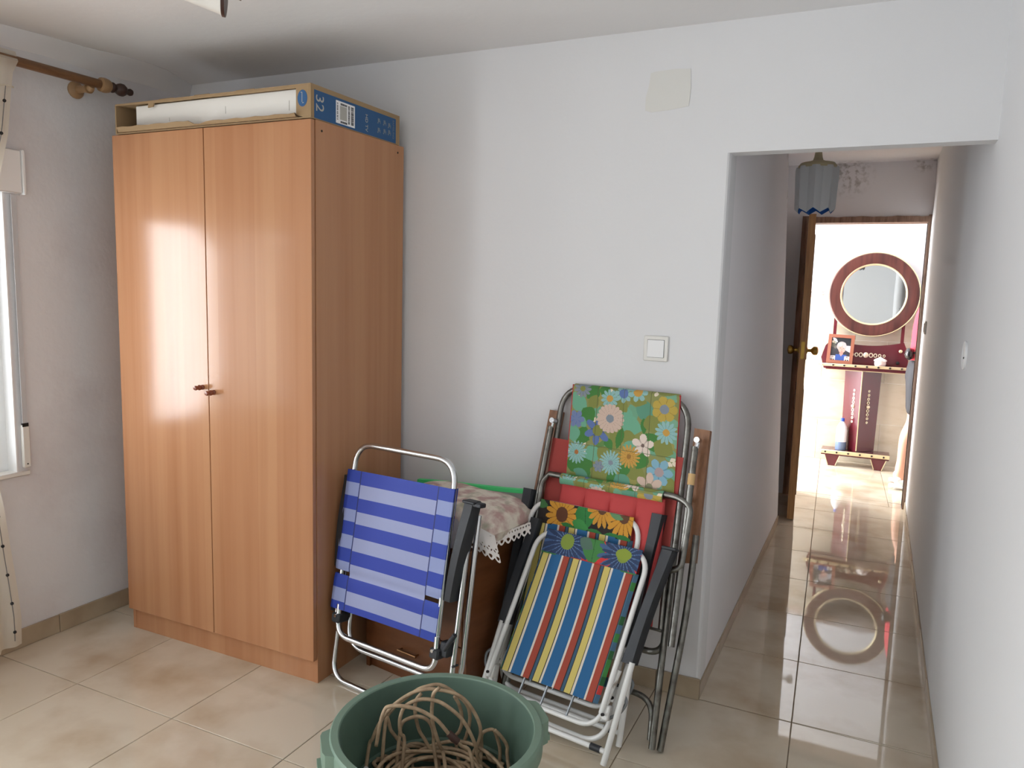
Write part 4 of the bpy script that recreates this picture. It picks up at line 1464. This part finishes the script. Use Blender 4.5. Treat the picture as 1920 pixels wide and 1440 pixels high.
# ---------------------------------------------------------------- rubber tub and the cable in it
TC = Vector((2.060, -1.155, 0))
t = thing('rubber_tub', 'large round grey-green rubber tub with two lug handles in the foreground', 'tub', TC)
TM = Matrix.Translation(TC)
MB().lathe([(.185, .003), (.190, 0.0), (.19, .004), (.2355, .366), (.2375, .372), (.236, .374)], 72, TM, caps=False).build('tub_side', M_TUBOUT, t)
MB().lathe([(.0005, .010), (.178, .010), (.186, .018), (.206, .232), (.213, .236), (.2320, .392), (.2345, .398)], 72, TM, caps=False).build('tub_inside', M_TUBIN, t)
MB().lathe([(.2340, .3972), (.2370, .4005), (.253, .4005), (.2565, .397), (.2580, .390), (.2570, .352), (.254, .348), (.238, .352)], 72, TM, caps=False).build('rim', M_TUBRIM, t)
rt, vd = Vector((.8617, .5074, 0)), Vector((-.5074, .8617, 0))
for ang in (43.2, 223.2):
    a = math.radians(ang)
    HM = TM @ Matrix.Rotation(a, 4, 'Z')
    # lug: x = outwards, y = along the rim
    lug = MB().prism([(.250, -.058), (.270, -.048), (.275, -.034), (.275, .034), (.270, .048), (.250, .058)], 'z', .338, .396, HM)
    lug.prism([(.250, -.030), (.284, -.026), (.284, .026), (.250, .030)], 'z', .330, .345, HM)
    lug.build('handle', M_TUBRIM, t, angle=25)

CABLE = {'A': [(-0.174, 0.1, 0.283), (-0.165, 0.1, 0.306), (-0.15, 0.1, 0.343), (-0.125, 0.1, 0.382), (-0.098, 0.1, 0.408), (-0.064, 0.1, 0.429), (-0.03, 0.1, 0.438), (-0.002, 0.1, 0.436), (0.036, 0.1, 0.427), (0.064, 0.1, 0.411), (0.086, 0.1, 0.384), (0.103, 0.1, 0.353), (0.111, 0.1, 0.323), (0.107, 0.1, 0.292), (0.092, 0.1, 0.255), (0.083, 0.1, 0.228)],
         'B': [(-0.137, 0.14, 0.335), (-0.109, 0.14, 0.372), (-0.084, 0.14, 0.392), (-0.053, 0.14, 0.415), (-0.028, 0.14, 0.424), (-0.005, 0.14, 0.428), (0.017, 0.14, 0.422), (0.049, 0.14, 0.399), (0.075, 0.14, 0.371), (0.084, 0.14, 0.343), (0.083, 0.14, 0.313), (0.077, 0.14, 0.285), (0.073, 0.14, 0.258)],
         'C': [(-0.043, 0.12, 0.415), (-0.055, 0.12, 0.399), (-0.059, 0.12, 0.375), (-0.054, 0.12, 0.338), (-0.046, 0.12, 0.311), (-0.032, 0.12, 0.287), (-0.019, 0.12, 0.263), (0.001, 0.12, 0.242)],
         'D': [(0.004, 0.08, 0.453), (-0.011, 0.08, 0.437), (-0.014, 0.08, 0.411), (-0.015, 0.08, 0.381), (-0.01, 0.08, 0.348), (0.0, 0.08, 0.314), (0.008, 0.08, 0.291), (0.016, 0.08, 0.271)],
         'E': [(-0.083, 0.07, 0.31), (-0.092, 0.07, 0.336), (-0.095, 0.07, 0.356), (-0.094, 0.07, 0.379), (-0.087, 0.07, 0.402), (-0.075, 0.07, 0.415), (-0.05, 0.07, 0.426), (-0.023, 0.07, 0.427), (0.005, 0.07, 0.419), (0.03, 0.07, 0.402), (0.055, 0.07, 0.379), (0.074, 0.07, 0.352), (0.09, 0.07, 0.318), (0.098, 0.07, 0.295), (0.103, 0.07, 0.268), (0.113, 0.07, 0.241)],
         'F': [(-0.13, 0.04, 0.42), (-0.118, 0.04, 0.428), (-0.097, 0.04, 0.429), (-0.073, 0.04, 0.425), (-0.049, 0.04, 0.418), (-0.025, 0.04, 0.405), (-0.001, 0.04, 0.388), (0.018, 0.04, 0.365), (0.033, 0.04, 0.345), (0.049, 0.04, 0.332), (0.061, 0.04, 0.318), (0.083, 0.04, 0.298)],
         'G': [(-0.097, 0.105, 0.308), (-0.091, 0.105, 0.342), (-0.076, 0.105, 0.355), (-0.051, 0.105, 0.361), (-0.029, 0.105, 0.353), (-0.016, 0.105, 0.336), (-0.01, 0.105, 0.309), (-0.009, 0.105, 0.279)],
         'H': [(-0.133, 0.12, 0.344), (-0.12, 0.12, 0.316), (-0.101, 0.12, 0.289), (-0.082, 0.12, 0.264), (-0.069, 0.12, 0.247)],
         'I': [(0.043, 0.16, 0.384), (0.057, 0.16, 0.357), (0.064, 0.16, 0.325), (0.064, 0.16, 0.304), (0.058, 0.16, 0.284), (0.049, 0.16, 0.26)],
         'J': [(0.115, 0.11, 0.265), (0.114, 0.11, 0.299), (0.123, 0.11, 0.313), (0.145, 0.11, 0.316), (0.156, 0.11, 0.291), (0.163, 0.11, 0.264), (0.167, 0.11, 0.236), (0.161, 0.11, 0.212)],
         'K': [(0.147, 0.09, 0.328), (0.163, 0.09, 0.311), (0.18, 0.09, 0.283), (0.197, 0.09, 0.255)],
         'M': [(-0.233, 0.18, 0.237), (-0.224, 0.217, 0.228), (-0.21, 0.24, 0.215), (-0.19, 0.205, 0.217), (-0.175, 0.145, 0.231), (-0.162, 0.103, 0.237), (-0.152, 0.1, 0.225)],
         'N': [(-0.204, 0.211, 0.231), (-0.18, 0.232, 0.217), (-0.152, 0.218, 0.214), (-0.126, 0.174, 0.228), (-0.101, 0.137, 0.237)],
         'O': [(-0.173, 0.193, 0.22), (-0.153, 0.231, 0.213), (-0.119, 0.227, 0.224), (-0.086, 0.209, 0.236), (-0.052, 0.203, 0.232), (-0.019, 0.213, 0.217), (0.013, 0.2, 0.214), (0.04, 0.174, 0.227)],
         'Q': [(-0.127, 0.142, 0.217), (-0.103, 0.171, 0.232), (-0.078, 0.175, 0.236), (-0.052, 0.195, 0.224), (-0.026, 0.198, 0.213), (0.001, 0.159, 0.22), (0.026, 0.11, 0.234), (0.049, 0.086, 0.235)],
         'R': [(0.061, 0.09, 0.229), (0.077, 0.097, 0.237), (0.103, 0.126, 0.228), (0.131, 0.148, 0.214), (0.156, 0.132, 0.217), (0.172, 0.091, 0.231)],
         'S': [(0.094, 0.14, 0.237), (0.127, 0.149, 0.231), (0.161, 0.165, 0.217), (0.188, 0.159, 0.215), (0.197, 0.122, 0.228)]}
t = thing('cable_coil', 'tangled coil of dirty beige cable heaped in the rubber tub', 'cable', TC + Vector((0, 0, .02)))
cb = MB()


def cpt(p):
    q = TC + rt * p[0] + vd * p[1]
    return (q.x, q.y, p[2])


def clampr(p, R=.196):
    d = math.hypot(p[0], p[1])
    lim = R + .03 * (max(0, p[2] - .24) / .16)
    if d > lim: return (p[0] * lim / d, p[1] * lim / d, p[2])
    return p


for k, pts in CABLE.items():
    pts = list(pts)
    if k in 'ABCDEFGHIJK':
        if k == 'F': pts = [(-.150, .03, .33), (-.140, .035, .39)] + pts
        if k not in 'BF': pts = [(pts[0][0] - .01, pts[0][1] - .05, min(pts[0][2] - .05, .19))] + pts if k not in 'CDIK' else pts
        e = pts[-1]
        pts.append((e[0] + .012, e[1] - .05, max(.12, e[2] - .07)))
        pts.append((e[0] + .0, e[1] - .12, max(.10, e[2] - .11)))
    cb.tube(spline([cpt(clampr(p)) for p in pts], 7), .0048, 8)
rnd = random.Random(11)
for i in range(46):
    r0 = rnd.uniform(.07, .165)
    ox, oy = rnd.uniform(-.03, .03), rnd.uniform(-.05, .03)
    zc = .13 + .0085 * (i % 15)
    ph, tilt = rnd.uniform(0, 6.28), rnd.uniform(-.16, .16)
    e = rnd.uniform(.75, 1.1)
    pts = []
    for j in range(40):
        a = ph + j / 40 * 2 * PI
        p = (ox + r0 * math.cos(a), oy + r0 * e * math.sin(a), zc + tilt * r0 * math.cos(a + ph) + .008 * math.sin(3 * a + i))
        p = clampr((p[0], p[1], max(.02, p[2])), .188)
        pts.append(cpt(p))
    cb.tube(pts, .0048, 7, closed=True)
for (x, y, z) in ((-.10, -.06, .25), (.02, -.09, .26), (.10, -.07, .25)):
    pts = [cpt((x + .07 * math.cos(a), y + .05 * math.sin(a), z - .02 + .025 * math.sin(a * .5 + x * 9))) for a in [i / 26 * 5.6 for i in range(27)]]
    cb.tube(pts, .0048, 8)
cab = cb.build('cable', M_CABLE, t, angle=180)
MB().tube([cpt((.028, .042, .352)), cpt((.040, .040, .340)), cpt((.052, .038, .330))], [.0085, .0098, .0085], 10).build('tape_joint', M_TAPE, t)
pl = MB().tube([cpt((-.178, .06, .250)), cpt((-.170, .03, .256)), cpt((-.160, .0, .252))], [.007, .011, .012], 12)
pl.tube([cpt((-.158, -.004, .252)), cpt((-.150, -.026, .248))], .0036, 8)
pl.build('plug', M_PLUG, t)

# ---------------------------------------------------------------- hall stand with round mirror in the entrance hall
t = thing('hall_stand', 'maroon hall stand with a large round wood framed mirror and pedestal', 'hall stand', (2.87, 4.60, 0))
MC = Vector((2.900, 4.625, 1.487))
MR = Matrix.Translation(MC) @ Matrix.Rotation(PI / 2, 4, 'X') @ Matrix.Diagonal((1, 1.0, 1, 1))
MB().lathe([(.252, -.010), (.252, .012), (.260, .016), (.345, .020), (.352, .014), (.352, -.012)], 72, MR, caps=False).build('mirror_frame', M_ROSEWOOD, t)
rim = MB().lathe([(.350, -.014), (.359, -.012), (.360, .010), (.355, .016), (.350, .014)], 72, MR, caps=False)
rim.build('outer_gold_rim', M_GOLD, t)
MB().lathe([(.247, .008), (.252, .018), (.259, .020), (.262, .016)], 72, MR, caps=False).build('inner_gold_rim', M_GOLD, t)
MB().lathe([(.253, .0), (.253, .0055), (.0005, .006)], 72, MR).build('mirror', M_MIRROR, t)
for x in (2.617, 3.150):
    MB().box(x - .013, x + .013, 4.632, 4.660, .88, 1.36).build('upright', M_MAROON, t)
ol = [(2.551, .835), (3.200, .835), (3.208, .935), (3.190, 1.03), (3.165, 1.090)]
ol += [(2.60 + .565 * (1 - i / 14), 1.05 - .0 + .040 * abs(1 - 2 * i / 14) ** 2 * (1 if i else 1)) for i in range(15)]
ol += [(2.552, 1.035), (2.523, .93)]
MB().prism(ol, 'y', 4.600, 4.628).build('back_board', M_MAROON, t)
sh = MB().rbox(2.555, 3.200, 4.470, 4.600, .862, .884, .002).build('shelf', M_MAROON, t)
MB().box(2.575, 3.195, 4.478, 4.60, .838, .862).build('apron', M_MAROON, t)
gt = MB().rbox(2.508, 3.210, 4.448, 4.472, .868, .890, .003).build('gold_gallery', M_GOLD, t)
MB().box(2.575, 3.195, 4.4765, 4.4785, .834, .840).build('gold_line', M_GOLD, t)
for i in range(8):
    x = 2.545 + .088 * i
    MB().lathe([(.0075, 0), (.0085, .006), (.005, .010), (.0005, .011)], 10, Matrix.Translation((x, 4.448, .879)) @ Matrix.Rotation(PI / 2, 4, 'X')).build('stud', M_DARK if i else M_GOLD, gt)
# carved ornament on the board
og = MB()
for s in (-1, 1):
    for k in range(4):
        x = 2.880 + s * (.040 + .034 * k)
        r = .0135 - .0018 * k
        og.tube([(x + r * math.cos(a), 4.598, .968 + 1.25 * r * math.sin(a)) for a in [j / 14 * 2 * PI for j in range(14)]], .0042 - .0004 * k, 6, closed=True)
og.ball((2.880, 4.598, .968), .021, 14, 8, (1, .35, 1.15))
og.build('ornament', M_PALEGOLD, t)
for (x, z, m_) in ((3.145, 1.015, M_GOLD), (3.130, .915, M_DARK)):
    MB().lathe([(.013, 0), (.014, .006), (.007, .010), (.0005, .010)], 14, Matrix.Translation((x, 4.600, z)) @ Matrix.Rotation(PI / 2, 4, 'X')).build('coat_peg', m_, t)
# three-sided pedestal
def wedge(z, k=1.0):
    return [(2.868, 4.455, z), (2.868 + .148 * k, 4.600, z), (2.868 - .140 * k, 4.600, z)]
MB().add(wedge(.835) + wedge(.140, .92), [(0, 1, 2), (5, 4, 3), (0, 3, 4, 1), (1, 4, 5, 2), (2, 5, 3, 0)]).build('pedestal', M_MAROON, t)
MB().tube([(2.8675, 4.453, .835), (2.8675, 4.453, .150)], .0042, 6).build('gold_edge', M_GOLD, t)
for (ex, ey) in ((.62, .66),):
    for s, (dx, dy, off) in ((1, (.714, .700, .088)), (-1, (-.695, .719, .075))):
        og = MB()
        nx, ny = (dy, -dx) if s > 0 else (-dy, dx)
        for k in range(-4, 5):
            z = .53 + k * .034
            cx, cy = 2.868 + dx * off + nx * .001, 4.455 + dy * off + ny * .001
            r = .0125 - .0013 * abs(k)
            if k == 0: og.ball((cx, cy, z), .016, 12, 8)
            else: og.tube([(cx + dx * r * math.cos(a), cy + dy * r * math.cos(a), z + 1.1 * r * math.sin(a)) for a in [j / 12 * 2 * PI for j in range(12)]], .0036, 5, closed=True)
        og.build('ornament', M_PALEGOLD, t)
bs = MB().rbox(2.590, 3.128, 4.450, 4.620, .092, .138, .003).build('base_board', M_MAROON, t)
ge = MB().rbox(2.588, 3.130, 4.436, 4.452, .106, .138, .003).build('gold_edge', M_GOLD, t)
for i in range(6):
    MB().lathe([(.007, 0), (.008, .006), (.0005, .009)], 10, Matrix.Translation((2.625 + .092 * i, 4.436, .122)) @ Matrix.Rotation(PI / 2, 4, 'X')).build('stud', M_DARK, ge)
for (xc) in (2.682, 3.046):
    ft = MB().prism([(xc - .060, .092), (xc + .060, .092), (xc + .030, .002), (xc - .030, .002)], 'y', 4.452, 4.600).build('foot', M_MAROON, t)
    e = MB()
    for (pa, pb) in (((xc - .060, .092), (xc - .030, .004)), ((xc + .060, .092), (xc + .030, .004))):
        e.tube([(pa[0], 4.451, pa[1]), (pb[0], 4.451, pb[1])], .0032, 5)
    e.build('gold_line', M_GOLD, ft)

# ---- things standing on the hall stand
t = thing('photo_frame', 'reddish wooden picture frame with a portrait of a white haired person', 'picture frame', (2.676, 4.50, .8905))
PM = Matrix.Translation((2.676, 4.482, .8905)) @ Matrix.Rotation(math.radians(-10), 4, 'X') @ Matrix.Rotation(math.radians(1.5), 4, 'Y')
fw, fh, fb = .208, .250, .027
fr = MB().box(-fw / 2, -fw / 2 + fb, -.008, .008, 0, fh, PM).box(fw / 2 - fb, fw / 2, -.008, .008, 0, fh, PM)
fr.box(-fw / 2 + fb, fw / 2 - fb, -.008, .008, 0, fb, PM).box(-fw / 2 + fb, fw / 2 - fb, -.008, .008, fh - fb, fh, PM)
fr.build('frame', M_PHOTOFRAME, t)
MB().box(-fw / 2 + .01, fw / 2 - .01, .004, .009, .008, fh - .008, PM).build('backing', M_DARK, t)
MB().box(-.03, .03, .009, .012, .02, .16, PM).build('stand_leg', M_DARK, t)
c = Canvas(72, 90, (62, 64, 68))
c.rect(20, 72, 0, 26, (44, 48, 52)); c.rect(54, 72, 30, 62, (206, 210, 220))
c.leaf(13, 9, 14, 5, .75, (232, 234, 240)); c.disc(6, 17, 5, (214, 206, 180)); c.disc(15, 20, 4, (176, 180, 160))
c.disc(7, 30, 9, (96, 96, 82)); c.disc(17, 38, 6, (120, 116, 108))
c.fill((c.y > 45 + np.abs(c.x - 40) * .5 - 4) & (c.y > 46), (58, 58, 66))
c.disc(39, 33, 18, (196, 186, 182), 18); c.disc(41, 43, 13.5, (222, 176, 160), 17)
c.disc(33, 27, 9, (204, 196, 194), 8, .3); c.disc(49, 30, 6, (196, 188, 186), 12)
c.rect(33, 47, 56, 70, (196, 150, 136))
c.fill((c.y > 66) & (np.abs(c.x - 40) < 20), (64, 96, 172)); c.fill((c.y > 63) & (c.y < 74) & (np.abs(c.x - 40) < (74 - c.y) * .6), (206, 160, 146))
c.disc(35.5, 41, 2.2, (128, 92, 88), 1.3); c.disc(46.5, 41, 2.2, (128, 92, 88), 1.3)
c.disc(41, 47, 2, (206, 152, 138), 3); c.disc(41, 53.5, 4.5, (182, 120, 112), 1.2)
for x0 in (0, 53):
    c.rect(x0, x0 + 19, 72, 90, (236, 234, 232)); c.disc(x0 + 9.5, 79, 4.6, (140, 128, 124), 5); c.disc(x0 + 9.5, 80.5, 3.2, (226, 208, 198), 4)
    c.fill((c.y > 85) & (np.abs(c.x - x0 - 9.5) < 7), (40, 40, 44)); c.fill((c.y > 85) & (np.abs(c.x - x0 - 9.5) < 2), (226, 212, 204))
sheet('portrait', c.a * .6, lambda u, v: PM @ Vector((-fw / 2 + fb + u * (fw - 2 * fb), .0025, fb + v * (fh - 2 * fb))), M_PHOTO, t, local=False)

t = thing('trinket_pot', 'small white ceramic pot with a ruffled lid on the hall stand shelf', 'pot', (2.996, 4.528, .8845))
PT = Matrix.Translation((2.996, 4.528, .8845))
MB().lathe([(.036, 0), (.042, .006), (.045, .022), (.044, .040), (.047, .044)], 28, PT).build('pot', M_POT, t)
MB().lathe([(.048, .044), (.046, .052), (.034, .062), (.016, .070), (.009, .076), (.0005, .078)], 32, PT, flute=lambda a, i: 1 + (.10 if i < 4 else 0) * math.sin(a * 7)).build('lid', M_POT, t)

t = thing('bleach_bottle', 'white plastic bottle with a blue cap standing on the hall stand base', 'bottle', (2.742, 4.520, .1385))
BT = Matrix.Translation((2.742, 4.500, .1385))
MB().lathe([(.040, 0), (.044, .006), (.0445, .075)], 24, BT).build('bottle_base', M_BOTTLELIQ, t)
MB().lathe([(.0445, .075), (.0445, .17), (.041, .200), (.026, .232), (.015, .245), (.014, .256)], 24, BT, caps=False).build('bottle_body', M_BOTTLE, t)
MB().lathe([(.0165, .252), (.0165, .276), (.014, .279), (.0005, .279)], 20, BT).build('cap', M_BLUECAP, t)

# ---------------------------------------------------------------- person behind the door jamb
PB = Vector((3.225, 3.95, 0.008))


def skin_body(name, chain, edges, root, material, parent, sub=2):
    me = bpy.data.meshes.new(name)
    me.from_pydata([c[0] for c in chain], edges, [])
    o = bpy.data.objects.new(name, me)
    COL.objects.link(o)
    o.modifiers.new('skin', 'SKIN')
    if not me.skin_vertices: me.skin_vertices.new()
    for i, c in enumerate(chain):
        me.skin_vertices[0].data[i].radius = c[1] if isinstance(c[1], tuple) else (c[1], c[1])
        me.skin_vertices[0].data[i].use_root = (i == root)
    ms = o.modifiers.new('smooth', 'SUBSURF'); ms.levels = sub; ms.render_levels = sub
    bpy.context.view_layer.update()
    dg = bpy.context.evaluated_depsgraph_get()
    m2 = bpy.data.meshes.new_from_object(o.evaluated_get(dg))
    bpy.data.objects.remove(o)
    o = bpy.data.objects.new(name, m2)
    m2.materials.clear(); m2.materials.append(material)
    m2.shade_smooth()
    COL.objects.link(o)
    o.parent = parent
    return o


t = thing('person', 'person in red top, black shorts and white shoes half hidden behind the door jamb', 'person', PB, (0, math.radians(4), 0))
# figure faces +x (away to the right); y = left/right of the body
J = []
E_ = []


def node(p, r, prev=None):
    J.append((p, r))
    if prev is not None: E_.append((prev, len(J) - 1))
    return len(J) - 1


pel = node((0, 0, .93), (.145, .120))
wst = node((.01, 0, 1.06), (.118, .098), pel)
chs = node((-.005, 0, 1.24), (.135, .110), wst)
nkb = node((-.015, 0, 1.41), (.085, .075), chs)
nk = node((-.005, 0, 1.49), .050, nkb)
hd = node((.010, 0, 1.545), (.066, .074), nk)
hd2 = node((.020, 0, 1.62), (.078, .094), hd)
hd3 = node((.010, 0, 1.69), (.060, .074), hd2)
for s in (-1, 1):
    sh_ = node((-.015, s * .155, 1.385), .058, nkb)
    el = node((-.045, s * .215, 1.13), .042, sh_)
    wr = node((.055, s * .205, .915), .028, el)
    pm = node((.075, s * .200, .850), (.036, .018), wr)
    for k, (dx, ln) in enumerate(((-.026, .070), (-.009, .080), (.009, .076), (.025, .060))):
        a = node((.080 + dx, s * .198, .808), .0088, pm)
        bq = node((.086 + dx, s * .192, .808 - ln * .55), .0078, a)
        node((.090 + dx, s * .180, .808 - ln), .0066, bq)
    th_ = node((.118, s * .186, .838), .0095, pm)
    node((.132, s * .176, .800), .008, th_)
    hp = node((-.005, s * .088, .86), .092, pel)
    kn = node((.010, s * .095, .50), .056, hp)
    cf = node((-.030, s * .097, .37), .053, kn)
    an = node((-.028, s * .098, .10), .034, cf)
    hl = node((-.045, s * .098, .045), .034, an)
    node((.10, s * .105, .030), (.036, .024), an)
body = skin_body('body', J, E_, pel, M_SKIN, t)
hair = MB().ball((-.005, 0, 1.655), .106, 20, 12, (1.02, .95, .98))
hair.v = [p for p in hair.v]
hb = hair.build('hair', M_HAIR, t, local=True, angle=180)
face = MB()
face.add([(.112, -.012, 1.60), (.112, .012, 1.60), (.134, 0, 1.603), (.108, 0, 1.645)], [(0, 1, 2), (1, 3, 2), (3, 0, 2)])
face.build('nose', M_SKIN, t, local=True, angle=180)
for s in (-1, 1):
    MB().ball((.094, s * .034, 1.640), .0115, 10, 7).build('eye', M_PVC, t, local=True)
    MB().ball((.1035, s * .034, 1.640), .005, 8, 6).build('iris', M_INK, t, local=True)
    MB().ball((.012, s * .088, 1.622), .028, 10, 8, (.6, .3, 1)).build('ear', M_SKIN, t, local=True)
MB().ball((.098, 0, 1.572), .024, 10, 6, (.4, 1, .3)).build('mouth', mat('lips', rgb(186, 104, 98), .5), t, local=True)
# red top with sleeves
T = []
TE = []


def tn(p, r, prev=None):
    T.append((p, r))
    if prev is not None: TE.append((prev, len(T) - 1))
    return len(T) - 1


a0 = tn((0.0, 0, .945), (.166, .140)); a1 = tn((.005, 0, 1.06), (.138, .114), a0); a2 = tn((-.008, 0, 1.24), (.152, .126), a1); a3 = tn((-.015, 0, 1.39), (.098, .088), a2); tn((-.008, 0, 1.44), .062, a3)
for s in (-1, 1):
    q = tn((-.015, s * .155, 1.385), .069, a3)
    q2 = tn((-.036, s * .195, 1.22), .060, q)
    tn((-.042, s * .208, 1.16), .062, q2)
skin_body('red_top', T, TE, 0, M_SHIRT, t)
T, TE = [], []
a0 = tn((0, 0, 1.05), (.128, .108)); a1 = tn((.004, 0, .93), (.148, .130), a0)
for s in (-1, 1):
    q = tn((-.008, s * .090, .84), .104, a1)
    q2 = tn((.008, s * .094, .62), .086, q)
    tn((.008, s * .095, .56), .080, q2)
skin_body('shorts', T, TE, 0, M_SHORTS, t)
for s in (-1, 1):
    T, TE = [], []
    a0 = tn((-.030, s * .098, .100), .042); a1 = tn((-.052, s * .098, .050), (.044, .046), a0)
    a2 = tn((.04, s * .101, .046), (.046, .044), a1); tn((.135, s * .106, .032), (.042, .030), a2)
    sh = skin_body('shoe', T, TE, 0, M_SHOE, t)
    MB().rbox(-.100, .180, s * .103 - .045, s * .103 + .045, .001, .020, .008).build('sole', M_SHOE, sh, local=True)

PB = PB + Vector((.073, 0, 0))
t = thing('waist_bag', 'shiny black bag worn at the waist of the person in red', 'bag', PB + Vector((-.12, -.06, 1.0)))
MB().ball((PB.x - .112, PB.y - .080, 1.045), .062, 18, 12, (.55, 1.0, .75)).build('pouch', M_BAG, t)
MB().tube([(PB.x + .134 * math.cos(a), PB.y + .116 * math.sin(a), 1.062 + .012 * math.cos(a)) for a in [i / 30 * 2 * PI for i in range(30)]], .010, 8, closed=True).build('belt', M_BAG, t)
MB().tube([(PB.x - .138, PB.y - .125, 1.05), (PB.x - .146, PB.y - .08, 1.038), (PB.x - .140, PB.y - .045, 1.05)], .0035, 6).build('zip', M_CHROME, t)
